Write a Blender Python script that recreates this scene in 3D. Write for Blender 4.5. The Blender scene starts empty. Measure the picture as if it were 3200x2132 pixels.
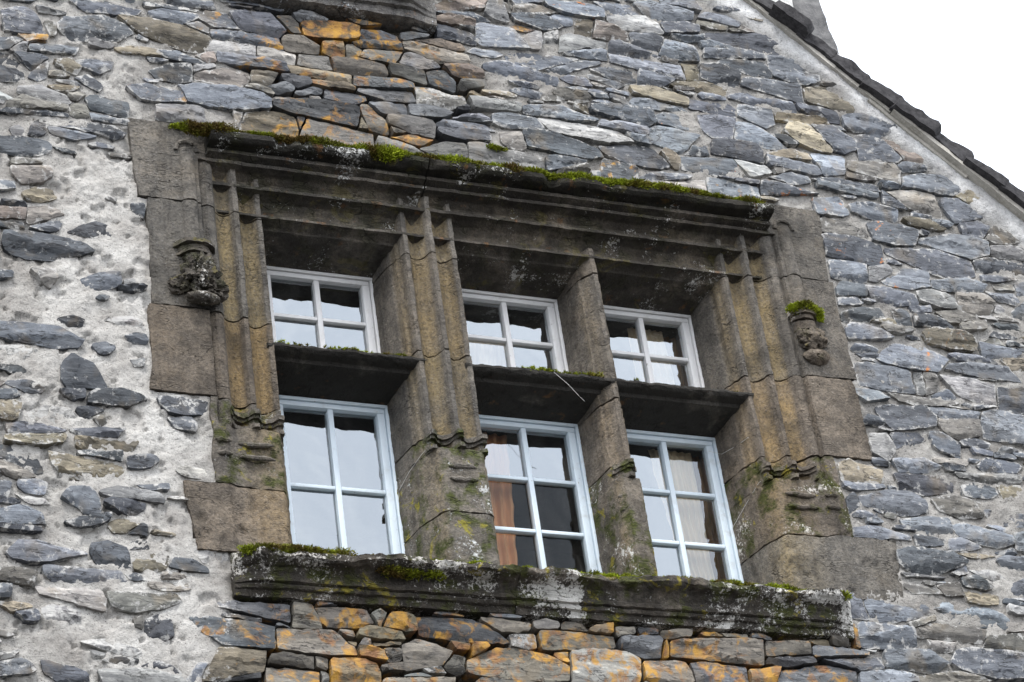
import bpy, bmesh, math, random
import numpy as np
from mathutils import Vector, Matrix
from mathutils.geometry import delaunay_2d_cdt

# ---------------------------------------------------------------- camera, sky, sun, exposure
SC = bpy.context.scene
Z0 = 8.35                      # height of the window's middle above the street
COL = SC.collection
R_ = math.radians

cam_d = bpy.data.cameras.new('camera')
cam_d.lens = 95.36; cam_d.sensor_width = 36.0
cam_d.clip_start = 0.1; cam_d.clip_end = 2000
cam = bpy.data.objects.new('camera', cam_d); COL.objects.link(cam)
fwd = Vector((0.370851, 0.752342, 0.544473))
right = Vector((0.9231431, -0.3626298, -0.1276967)); down = Vector((0.1013707, 0.5499834, -0.8290008))
up = -down
M = Matrix((right, up, -fwd)).transposed()
cam.matrix_world = Matrix.Translation(Vector((-4.59856, -9.32904, -6.75147 + Z0))) @ M.to_4x4()
SC.camera = cam

SUN_EL, SUN_AZ = R_(58), R_(-150)      # azimuth measured from +Y towards +X: high, from the street side, a bit left
w = bpy.data.worlds.new('World'); SC.world = w; w.use_nodes = True
nt = w.node_tree; nt.nodes.clear()
sky = nt.nodes.new('ShaderNodeTexSky'); sky.sky_type = 'NISHITA'; sky.sun_disc = False
sky.sun_elevation = SUN_EL; sky.sun_rotation = SUN_AZ; sky.dust_density = 6.0; sky.air_density = 1.0
mixw = nt.nodes.new('ShaderNodeMixRGB'); mixw.inputs[0].default_value = 0.86   # closed cloud cover over the clear sky
cn = nt.nodes.new('ShaderNodeTexNoise'); cn.inputs['Scale'].default_value = 2.6; cn.inputs['Detail'].default_value = 5
ct = nt.nodes.new('ShaderNodeTexCoord'); nt.links.new(ct.outputs['Generated'], cn.inputs['Vector'])
cr = nt.nodes.new('ShaderNodeValToRGB'); nt.links.new(cn.outputs[0], cr.inputs[0])      # uneven cloud deck
cr.color_ramp.elements[0].position = 0.36; cr.color_ramp.elements[0].color = (7.4, 7.9, 8.8, 1)
cr.color_ramp.elements[1].position = 0.64; cr.color_ramp.elements[1].color = (11.0, 11.2, 11.6, 1)
nt.links.new(cr.outputs[0], mixw.inputs[2])
bg = nt.nodes.new('ShaderNodeBackground'); bg.inputs[1].default_value = 0.15
wo = nt.nodes.new('ShaderNodeOutputWorld')
nt.links.new(sky.outputs[0], mixw.inputs[1]); nt.links.new(mixw.outputs[0], bg.inputs[0]); nt.links.new(bg.outputs[0], wo.inputs[0])

sd = bpy.data.lights.new('sun', 'SUN'); sd.energy = 1.5; sd.angle = R_(11); sd.color = (1, 0.97, 0.92)
sun = bpy.data.objects.new('sun', sd); COL.objects.link(sun)
sdir = Vector((math.sin(SUN_AZ) * math.cos(SUN_EL), math.cos(SUN_AZ) * math.cos(SUN_EL), math.sin(SUN_EL)))
sun.rotation_euler = (-sdir).to_track_quat('-Z', 'Y').to_euler(); sun.location = (0, -8, 20)

SC.view_settings.view_transform = 'Standard'; SC.view_settings.look = 'None'
SC.view_settings.exposure = 0.92; SC.view_settings.gamma = 1
SC.render.engine = 'CYCLES'
SC.cycles.max_bounces = 6; SC.cycles.transparent_max_bounces = 8
SC.cycles.use_denoising = True; SC.cycles.use_adaptive_sampling = False

random.seed(7); RNG = np.random.default_rng(11)

# ---------------------------------------------------------------- numeric noise
def _h(ix, iy, iz, s):
    n = (ix * 374761393 + iy * 668265263 + iz * 2147483647 + s * 1274126177) & 0xFFFFFFFF
    n = ((n ^ (n >> 13)) * 1274126177) & 0xFFFFFFFF
    n = ((n ^ (n >> 16)) * 2246822519) & 0xFFFFFFFF
    return ((n ^ (n >> 15)) & 0xFFFFFF) / float(0xFFFFFF)
def vnoise(P, scale, seed=0):
    q = np.asarray(P, float) * scale
    i = np.floor(q).astype(np.int64); f = q - i; f = f * f * (3 - 2 * f)
    r = 0
    for dx in (0, 1):
        for dy in (0, 1):
            for dz in (0, 1):
                wgt = (f[:, 0] if dx else 1 - f[:, 0]) * (f[:, 1] if dy else 1 - f[:, 1]) * (f[:, 2] if dz else 1 - f[:, 2])
                r = r + wgt * _h(i[:, 0] + dx, i[:, 1] + dy, i[:, 2] + dz, seed)
    return r * 2 - 1
def fbm(P, scale, octaves=3, seed=0, gain=0.5):
    r = 0; a = 1; t = 0
    for o in range(octaves):
        r = r + a * vnoise(P, scale * 2.03 ** o, seed + o * 17); t += a; a *= gain
    return r / t

# ---------------------------------------------------------------- object helpers
def tag(o, label=None, cat=None, group=None, kind=None):
    for k, v in (('label', label), ('category', cat), ('group', group), ('kind', kind)):
        if v: o[k] = v
    return o
def empty(name, loc=(0, 0, 0), parent=None):
    o = bpy.data.objects.new(name, None); COL.objects.link(o); o.location = loc
    o.empty_display_size = 0.2
    if parent: o.parent = parent
    return o
def mk(name, V, F, mat, parent=None, smooth=True, sharp=None, attrs=None):
    """one mesh object from coordinates in the window frame (z = 0 is the window's middle)"""
    me = bpy.data.meshes.new(name)
    V = np.array(V, float).reshape(-1, 3).copy(); V[:, 2] += Z0
    if isinstance(F, np.ndarray):
        n = len(F); k = F.shape[1]
        me.vertices.add(len(V)); me.vertices.foreach_set('co', V.ravel())
        me.loops.add(n * k); me.polygons.add(n)
        me.loops.foreach_set('vertex_index', F.astype(np.int32).ravel())
        me.polygons.foreach_set('loop_start', np.arange(0, n * k, k, dtype=np.int32))
        me.update(calc_edges=True)
    else:
        me.from_pydata(V.tolist(), [], F); me.update()
    for k, (typ, data) in (attrs or {}).items():
        a = me.attributes.new(k, typ, 'POINT')
        if typ == 'FLOAT': a.data.foreach_set('value', np.asarray(data, np.float32).ravel())
        else:
            d = np.ones((len(V), 4), np.float32); d[:, :3] = np.asarray(data, np.float32).reshape(-1, 3)
            a.data.foreach_set('color', d.ravel())
    me.polygons.foreach_set('use_smooth', [smooth] * len(me.polygons))
    if smooth and sharp: me.set_sharp_from_angle(angle=R_(sharp))
    me.materials.append(mat)
    o = bpy.data.objects.new(name, me); COL.objects.link(o)
    if parent: o.parent = parent
    return o
class MB:
    """collects boxes, tubes and sheets that together form one piece"""
    def __init__(s): s.V = []; s.F = []
    def add(s, V, F):
        b = len(s.V); s.V += [tuple(v) for v in V]; s.F += [tuple(i + b for i in f) for f in F]
    def box(s, x0, x1, y0, y1, z0, z1, bv=0.0):
        if bv <= 0:
            V = [(x, y, z) for x in (x0, x1) for y in (y0, y1) for z in (z0, z1)]
            s.add(V, [(0, 1, 3, 2), (4, 6, 7, 5), (0, 4, 5, 1), (2, 3, 7, 6), (0, 2, 6, 4), (1, 5, 7, 3)]); return
        bm = bmesh.new(); bmesh.ops.create_cube(bm, size=1)
        for v in bm.verts: v.co = Vector(((x0 + x1) / 2 + v.co.x * (x1 - x0), (y0 + y1) / 2 + v.co.y * (y1 - y0), (z0 + z1) / 2 + v.co.z * (z1 - z0)))
        bmesh.ops.bevel(bm, geom=bm.edges[:], offset=bv, segments=2, affect='EDGES', profile=0.5)
        s.add([v.co[:] for v in bm.verts], [[v.index for v in f.verts] for f in bm.faces]); bm.free()
    def tube(s, pts, r, n=6):
        rings = []; b = len(s.V)
        for i, p in enumerate(pts):
            p = Vector(p); t = (Vector(pts[min(i + 1, len(pts) - 1)]) - Vector(pts[max(i - 1, 0)])).normalized()
            a = t.orthogonal().normalized(); c = t.cross(a)
            rr = r[i] if hasattr(r, '__len__') else r
            for k in range(n):
                q = p + (a * math.cos(2 * math.pi * k / n) + c * math.sin(2 * math.pi * k / n)) * rr; s.V.append(q[:])
        for i in range(len(pts) - 1):
            for k in range(n):
                s.F.append((b + i * n + k, b + i * n + (k + 1) % n, b + (i + 1) * n + (k + 1) % n, b + (i + 1) * n + k))
        s.F.append(tuple(b + k for k in range(n))[::-1]); s.F.append(tuple(b + (len(pts) - 1) * n + k for k in range(n)))
    def build(s, name, mat, parent=None, smooth=True, sharp=35, attrs=None):
        return mk(name, s.V, s.F, mat, parent, smooth, sharp, attrs)

# ---------------------------------------------------------------- materials
class N:
    """small node-graph writer"""
    def __init__(s, name):
        s.m = bpy.data.materials.new(name); s.m.use_nodes = True; s.t = s.m.node_tree; s.t.nodes.clear()
        s.out = s.t.nodes.new('ShaderNodeOutputMaterial')
        s.tc = s.t.nodes.new('ShaderNodeNewGeometry').outputs['Position']
    def n(s, typ, **kw):
        x = s.t.nodes.new(typ)
        for k, v in kw.items(): setattr(x, k, v)
        return x
    def put(s, sock, v):
        if isinstance(v, bpy.types.NodeSocket): s.t.links.new(v, sock)
        elif isinstance(v, (tuple, list)) and len(v) == 3 and sock.type == 'RGBA': sock.default_value = (*v, 1)
        else: sock.default_value = v
    def vec(s, sx, sy, sz):
        m = s.n('ShaderNodeMapping'); s.put(m.inputs[0], s.tc); m.inputs['Scale'].default_value = (sx, sy, sz); return m.outputs[0]
    def noise(s, scale, detail=4, rough=0.55, v=None, dist=0.0):
        x = s.n('ShaderNodeTexNoise'); s.put(x.inputs['Vector'], v if v is not None else s.tc)
        x.inputs['Scale'].default_value = scale; x.inputs['Detail'].default_value = detail; x.inputs['Roughness'].default_value = rough
        x.inputs['Distortion'].default_value = dist; return x.outputs[0]
    def vor(s, scale, v=None, feature='F1', out='Distance', rnd=1.0):
        x = s.n('ShaderNodeTexVoronoi', feature=feature); s.put(x.inputs['Vector'], v if v is not None else s.tc)
        x.inputs['Scale'].default_value = scale; x.inputs['Randomness'].default_value = rnd; return x.outputs[out]
    def ramp(s, v, a, b, lo=0.0, hi=1.0):
        x = s.n('ShaderNodeMapRange'); s.put(x.inputs[0], v); x.inputs[1].default_value = a; x.inputs[2].default_value = b
        x.inputs[3].default_value = lo; x.inputs[4].default_value = hi; return x.outputs[0]
    def math(s, op, a, b=0.0):
        x = s.n('ShaderNodeMath', operation=op); s.put(x.inputs[0], a); s.put(x.inputs[1], b); return x.outputs[0]
    def mix(s, f, a, b, mode='MIX'):
        x = s.n('ShaderNodeMixRGB', blend_type=mode); s.put(x.inputs[0], f); s.put(x.inputs[1], a); s.put(x.inputs[2], b); return x.outputs[0]
    def attr(s, name, out='Fac'):
        x = s.n('ShaderNodeAttribute', attribute_name=name); return x.outputs[out]
    def bump(s, h, dist, strength=1.0, normal=None):
        x = s.n('ShaderNodeBump'); s.put(x.inputs['Height'], h); x.inputs['Distance'].default_value = dist; x.inputs['Strength'].default_value = strength
        if normal is not None: s.put(x.inputs['Normal'], normal)
        return x.outputs[0]
    def bsdf(s, col, rough=0.8, normal=None, spec=0.3, **kw):
        x = s.n('ShaderNodeBsdfPrincipled'); s.put(x.inputs['Base Color'], col); s.put(x.inputs['Roughness'], rough)
        s.put(x.inputs['Specular IOR Level'], spec)
        if normal is not None: s.put(x.inputs['Normal'], normal)
        for k, v in kw.items(): s.put(x.inputs[k], v)
        s.t.links.new(x.outputs[0], s.out.inputs[0]); return s.m

def mat_stone():
    g = N('rubble_stone'); col = g.attr('Col', 'Color')
    bed = g.noise(9, 6, 0.62, g.vec(1.0, 1.0, 4.5), 0.6)           # bedding streaks of the slate
    gr = g.noise(160, 3, 0.6); big = g.noise(14, 4, 0.6)
    c = g.mix(g.ramp(bed, 0.32, 0.7), g.mix(1.0, col, (0.58, 0.58, 0.60), 'MULTIPLY'), g.mix(1.0, col, (1.42, 1.41, 1.38), 'MULTIPLY'))
    c = g.mix(g.ramp(gr, 0.3, 0.75, 0.0, 0.25), c, g.mix(1.0, c, (1.7, 1.68, 1.6), 'MULTIPLY'))
    rust = g.math('MULTIPLY', g.ramp(g.noise(7, 3, 0.5, None, 0.4), 0.56, 0.7), 0.45)
    c = g.mix(rust, c, (0.17, 0.135, 0.09))
    ln = g.noise(5.5, 5, 0.62, g.vec(1.0, 1.0, 3.4), 0.9)                                     # fine cleavage lines
    line = g.ramp(g.math('ABSOLUTE', g.math('SUBTRACT', ln, 0.5)), 0.0, 0.018, 1.0, 0.0)
    line = g.math('MULTIPLY', line, g.ramp(g.noise(11, 4, 0.6), 0.46, 0.56))
    c = g.mix(g.math('MULTIPLY', line, 0.9), c, (0.022, 0.022, 0.024))
    scuff = g.ramp(g.noise(38, 6, 0.7, g.vec(1, 1, 1.6)), 0.53, 0.66, 0, 0.5)
    c = g.mix(scuff, c, g.mix(1.0, c, (1.75, 1.73, 1.68), 'MULTIPLY'))
    pit = g.ramp(g.noise(105, 4, 0.7), 0.36, 0.28, 0, 0.5)
    c = g.mix(pit, c, g.mix(1.0, c, (0.35, 0.35, 0.35), 'MULTIPLY'))
    # thin lime film left by the pointing
    film = g.ramp(g.math('ADD', g.noise(24, 7, 0.72), g.math('MULTIPLY', g.math('SUBTRACT', g.attr('lime'), 0.5), 0.22)), 0.54, 0.63)
    c = g.mix(g.math('MINIMUM', film, 0.92), c, (0.40, 0.395, 0.38))
    # crust lichens
    l1 = g.ramp(g.math('ADD', g.noise(13, 6, 0.66, None, 0.6), g.math('MULTIPLY', g.math('SUBTRACT', g.attr('lich'), 0.5), 0.26)), 0.545, 0.665)
    l1 = g.math('MULTIPLY', l1, g.ramp(g.attr('lich'), 0.02, 0.15))
    lc = g.mix(g.ramp(g.noise(11, 5, 0.6), 0.40, 0.60), (0.44, 0.235, 0.03), (0.22, 0.105, 0.045))
    c = g.mix(g.math('MULTIPLY', l1, 0.88), c, lc)
    l2 = g.math('MULTIPLY', g.ramp(g.noise(15, 5, 0.6, None, 0.3), 0.635, 0.68), g.attr('red'))
    c = g.mix(l2, c, (0.46, 0.18, 0.06))
    h = g.math('ADD', g.math('MULTIPLY', bed, 1.0), g.math('MULTIPLY', g.noise(60, 5, 0.7), 0.5))
    h = g.math('SUBTRACT', h, g.math('MULTIPLY', line, 0.5))
    nrm = g.bump(g.noise(105, 4, 0.7), 0.0018, 0.7, g.bump(h, 0.007, 0.9))
    return g.bsdf(c, g.ramp(big, 0.3, 0.7, 0.52, 0.85), nrm, 0.35)
def mat_mortar():
    g = N('lime_mortar'); col = g.attr('Col', 'Color')
    a = g.noise(30, 8, 0.72); b = g.noise(220, 3, 0.7); d = g.noise(5, 4, 0.6)
    c = g.mix(g.ramp(d, 0.35, 0.68), g.mix(1.0, col, (0.72, 0.70, 0.68), 'MULTIPLY'), g.mix(1.0, col, (1.12, 1.12, 1.11), 'MULTIPLY'))
    c = g.mix(g.ramp(a, 0.50, 0.68, 0, 0.55), c, g.mix(1.0, col, (0.5, 0.5, 0.5), 'MULTIPLY'))
    c = g.mix(g.ramp(b, 0.55, 0.72, 0, 0.5), c, (0.16, 0.155, 0.15))
    sk = g.noise(95, 4, 0.72); c = g.mix(g.ramp(sk, 0.57, 0.66, 0, 0.7), c, g.mix(1.0, col, (0.30, 0.29, 0.28), 'MULTIPLY'))
    pores = g.ramp(g.vor(55, g.vec(1, 1, 1.7)), 0.06, 0.2)
    c = g.mix(g.math('MULTIPLY', g.math('SUBTRACT', 1.0, pores), g.ramp(g.noise(6, 3), 0.5, 0.6)), c, (0.05, 0.048, 0.045))
    h = g.math('ADD', a, g.math('MULTIPLY', b, 0.35))
    h = g.math('SUBTRACT', g.math('ADD', h, g.math('MULTIPLY', pores, 0.4)), g.math('MULTIPLY', sk, 0.6))
    return g.bsdf(c, 0.95, g.bump(h, 0.014, 0.9), 0.15)
def mat_tuff(name, dark=0.0, white=0.0, green=0.0, rust=0.0, lift=None):
    g = N(name); tan = g.attr('tan')
    n1 = g.noise(5, 5, 0.6); n2 = g.noise(70, 4, 0.65); n3 = g.noise(260, 2, 0.6); n4 = g.noise(13, 6, 0.66, None, 0.4)
    base = g.mix(g.ramp(n4, 0.38, 0.66), (0.092, 0.083, 0.072), (0.178, 0.157, 0.131))
    base = g.mix(g.ramp(n1, 0.52, 0.74, 0, 0.5), base, (0.185, 0.148, 0.105))
    base = g.mix(g.math('MULTIPLY', tan, g.ramp(n1, 0.3, 0.62, 0.3, 0.95)), base, (0.265, 0.200, 0.105))
    base = g.mix(g.ramp(n2, 0.46, 0.64, 0, 0.6), base, (0.055, 0.050, 0.046))
    base = g.mix(g.ramp(g.noise(110, 4, 0.72), 0.56, 0.70, 0, 0.55), base, (0.26, 0.245, 0.225))
    dark_tone = g.ramp(g.math('ADD', g.noise(4.3, 6, 0.62, None, 0.3), dark * 0.34), 0.56, 0.74)  # crust in random patches, spreading as dark rises
    base = g.mix(g.math('MULTIPLY', dark_tone, 0.55 + 0.4 * dark), base, (0.030, 0.028, 0.025))
    base = g.mix(g.math('MULTIPLY', g.attr('dark_tone'), g.ramp(n4, 0.3, 0.6, 0.7, 1.0)), base, (0.020, 0.019, 0.016))  # extra darkening from the vertex attribute
    if rust: base = g.mix(g.math('MULTIPLY', g.ramp(g.noise(11, 5, 0.6), 0.62, 0.7), rust), base, (0.30, 0.14, 0.045))
    if green:
        base = g.mix(g.math('MULTIPLY', g.ramp(g.noise(9, 6, 0.65), 0.5, 0.62), green), base, (0.055, 0.062, 0.018))
        base = g.mix(g.math('MULTIPLY', g.ramp(g.noise(7, 6, 0.66, None, 0.6), 0.585, 0.635), green * .9), base, (0.22, 0.19, 0.03))
    if white:
        wv = g.mix(0.025, g.tc, g.n('ShaderNodeTexNoise').outputs['Color'], 'ADD')
        patch = g.noise(4.2, 4, 0.6, None, 0.5); fine = g.noise(75, 5, 0.75, None, 0.6)
        th = 1.36 - 0.18 * white; wm = g.ramp(g.math('ADD', g.math('MULTIPLY', patch, 1.3), fine), th, th + 0.06)
        wm = g.math('MAXIMUM', wm, g.math('MULTIPLY', g.ramp(g.vor(38, wv), 0.24, 0.17), g.ramp(g.noise(23, 4, 0.7), 0.68 - 0.10 * white, 0.73 - 0.10 * white)))
        base = g.mix(g.math('MULTIPLY', wm, 0.9), base, (0.52, 0.52, 0.50))
    st = g.ramp(g.noise(7, 5, 0.6, g.vec(2.4, 2.4, 0.22)), 0.50, 0.66, 0, 0.5)
    base = g.mix(st, base, g.mix(1.0, base, (0.42, 0.41, 0.40), 'MULTIPLY'))
    base = g.mix(1.0, base, g.attr('tint', 'Color'), 'MULTIPLY')
    if lift: base = g.mix(1.0, base, lift, 'MULTIPLY')
    # hair cracks across the bed
    ck = g.ramp(g.vor(30, g.vec(0.45, 0.45, 2.4), 'DISTANCE_TO_EDGE'), 0.0, 0.05)
    ckm = g.math('MULTIPLY', g.math('SUBTRACT', 1.0, ck), g.ramp(g.noise(9, 4, 0.7), 0.52, 0.60))
    base = g.mix(g.math('MULTIPLY', ckm, 0.6), base, (0.03, 0.027, 0.024))
    h = g.math('ADD', n2, g.math('MULTIPLY', n3, 0.4)); h = g.math('SUBTRACT', h, g.math('MULTIPLY', ckm, 0.7))
    return g.bsdf(base, 0.92, g.bump(h, 0.012, 1.0), 0.2)
def mat_paint(name, col, dirt=0.25):
    g = N(name); a = g.noise(9, 5, 0.6, g.vec(2.0, 2.0, 0.6)); b = g.noise(110, 3, 0.7)
    c = g.mix(g.ramp(a, 0.45, 0.75, 0, dirt), col, tuple(x * 0.72 for x in col))
    c = g.mix(g.ramp(g.noise(30, 6, 0.75), 0.655, 0.69), c, (0.16, 0.145, 0.13))
    c = g.mix(g.ramp(g.noise(14, 6, 0.7), 0.55, 0.75, 0, 0.35), c, (0.30, 0.28, 0.25))
    return g.bsdf(c, g.ramp(a, 0.3, 0.7, 0.3, 0.5), g.bump(g.math('ADD', b, g.math('MULTIPLY', a, 3.0)), 0.0012, 0.5), 0.45)
def mat_glass(name, k=6.2, tint=(0.90, 0.96, 1.0)):
    g = N(name)
    fr = g.n('ShaderNodeFresnel'); fr.inputs[0].default_value = 1.52
    wob = g.bump(g.noise(4.5, 2, 0.4), 0.012, 0.35)
    fac = g.math('MINIMUM', g.math('MULTIPLY', fr.outputs[0], k), 1.0)      # sky reflection boosted past double glazing by default, cut in the other glasses
    tr = g.n('ShaderNodeBsdfTransparent'); tr.inputs[0].default_value = (0.80, 0.83, 0.82, 1)
    gl = g.n('ShaderNodeBsdfGlossy'); gl.inputs[0].default_value = (*tint, 1); gl.inputs['Roughness'].default_value = 0.012; g.put(gl.inputs['Normal'], wob)
    dd = g.n('ShaderNodeBsdfDiffuse'); dd.inputs[0].default_value = (0.45, 0.44, 0.42, 1)
    dm = g.n('ShaderNodeMixShader'); g.put(dm.inputs[0], g.ramp(g.noise(9, 6, 0.7, g.vec(1.5, 1.5, 0.5)), 0.45, 0.8, 0.004, 0.07)); g.put(dm.inputs[1], tr.outputs[0]); g.put(dm.inputs[2], dd.outputs[0]); tr = dm
    mx = g.n('ShaderNodeMixShader'); g.put(mx.inputs[0], fac); g.put(mx.inputs[1], tr.outputs[0]); g.put(mx.inputs[2], gl.outputs[0])
    g.t.links.new(mx.outputs[0], g.out.inputs[0]); return g.m
def mat_cloth(name, a, b, transl=0.3):
    g = N(name); n = g.noise(7, 3, 0.5, g.vec(6, 6, 0.3)); wv = g.noise(420, 2)
    c = g.mix(g.ramp(n, 0.35, 0.65), a, b)
    return g.bsdf(c, 0.9, g.bump(wv, 0.001, 0.4), 0.1)
def mat_moss():
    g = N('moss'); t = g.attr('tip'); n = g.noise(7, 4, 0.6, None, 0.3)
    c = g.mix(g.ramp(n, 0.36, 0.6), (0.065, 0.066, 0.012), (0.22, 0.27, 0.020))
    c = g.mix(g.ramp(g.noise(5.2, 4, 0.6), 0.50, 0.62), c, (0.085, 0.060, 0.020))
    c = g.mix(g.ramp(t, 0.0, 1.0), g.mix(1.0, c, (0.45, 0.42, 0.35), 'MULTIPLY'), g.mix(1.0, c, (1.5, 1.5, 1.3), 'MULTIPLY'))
    return g.bsdf(c, 0.9, None, 0.1)
def mat_plain(name, a, b, scale=20, rough=0.85, bump=0.004):
    g = N(name); n = g.noise(scale, 6, 0.65); f = g.noise(scale * 9, 3, 0.6)
    c = g.mix(g.ramp(n, 0.36, 0.66), a, b); c = g.mix(g.ramp(f, 0.5, 0.75, 0, 0.4), c, tuple(min(1, x * 1.7) for x in b))
    return g.bsdf(c, rough, g.bump(g.math('ADD', n, g.math('MULTIPLY', f, 0.4)), bump, 0.8), 0.25)

M_STONE = mat_stone(); M_MORTAR = mat_mortar()
M_JAMB = mat_tuff('jamb_tuff', 0.15, 0.0, 0.0); M_MULL = mat_tuff('mullion_tuff', 0.0, 0.0, 0.0)
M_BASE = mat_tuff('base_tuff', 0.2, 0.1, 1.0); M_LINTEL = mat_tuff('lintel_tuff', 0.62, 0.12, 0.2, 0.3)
M_SILL = mat_tuff('sill_tuff', 0.75, 0.95, 0.9); M_TRANS = mat_tuff('transom_tuff', 1.0, 0.0, 0.0, 0.25)
M_CARVE = mat_tuff('carved_tuff', 0.45, 0.1, 0.35); M_USILL = mat_tuff('upper_sill_tuff', 0.0, 0.3, 0.0, 0.5, (1.45, 1.5, 1.6))
M_WHITE = mat_paint('white_paint', (0.70, 0.70, 0.70)); M_BLUE = mat_paint('pale_blue_paint', (0.62, 0.71, 0.78), 0.15)
M_GLASS = mat_glass('window_glass'); M_GLASS2 = mat_glass('dark_reflection_glass', 0.5); M_GLASS3 = mat_glass('weak_reflection_glass', 3.2)  # dull glass stands in for a dark roof's reflection; the third just reflects less
M_LACE = mat_cloth('white_curtain_cloth', (0.88, 0.72, 0.53), (0.74, 0.58, 0.41)); M_DRAPE = mat_cloth('brown_curtain_cloth', (0.26, 0.12, 0.055), (0.40, 0.20, 0.09))
M_PEACH = mat_cloth('peach_curtain_cloth', (0.70, 0.36, 0.18), (0.56, 0.27, 0.13))
M_MOSS = mat_moss()
M_TILE = mat_plain('basalt_tile', (0.022, 0.021, 0.023), (0.066, 0.064, 0.067), 30, 0.85, 0.010)
M_BOARD = mat_plain('weathered_board', (0.30, 0.285, 0.25), (0.46, 0.44, 0.40), 9, 0.8, 0.003)
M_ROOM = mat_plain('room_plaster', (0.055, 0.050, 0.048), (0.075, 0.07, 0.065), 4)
M_GROUND = mat_plain('street_asphalt', (0.040, 0.040, 0.041), (0.062, 0.061, 0.060), 1.5)
M_WIRE = mat_paint('wire_sheath', (0.62, 0.62, 0.60)); M_CHIM = mat_plain('chimney_stone', (0.10, 0.10, 0.102), (0.19, 0.188, 0.188), 22, 0.9, 0.01)
M_PLASTER = mat_plain('flashing_mortar', (0.46, 0.46, 0.45), (0.60, 0.60, 0.59), 20, 0.9, 0.008)

# ---------------------------------------------------------------- the setting
gm = MB(); gm.add([(-300, -300, 0 - Z0), (300, -300, 0 - Z0), (300, 300, 0 - Z0), (-300, 300, 0 - Z0)], [(0, 1, 2, 3)])
tag(gm.build('ground', M_GROUND), kind='structure')

HOUSE = tag(empty('stone_house'), 'old stone house gable with rubble walls and a large mullioned window', 'house')

# ---------------------------------------------------------------- window surround layout (metres, window frame)
XL, XM, X2, XR = -1.27, -0.330, 0.503, 1.33            # main fillet of left jamb, big mullion, slim mullion, right jamb
ZJ = [0.985, 0.548, -0.030, -0.480, -0.912, -1.178]    # bed joints of the jamb blocks
LOUT = [-1.745, -1.700, -1.722, -1.475, -1.600]        # outer ends of the left blocks
ROUT = [1.765, 1.775, 1.755, 1.560, 1.765]
YF = -0.032                                            # face of the dressed blocks
RECTS = [(LOUT[i], XL, ZJ[i + 1], ZJ[i]) for i in range(5)] + [(XR, ROUT[i], ZJ[i + 1], ZJ[i]) for i in range(5)] \
      + [(XL - .12, XR + .12, -1.20, 0.99), (-1.440, 1.445, -1.445, -1.17)]
USILL = (-1.32, -0.165, 1.80, 2.4)
RECTS.append(USILL)

# roof verge: the wall stops under this line (x, z)
def verge_z(x): return 2.386 - 0.895 * (x - 1.725)

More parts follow.
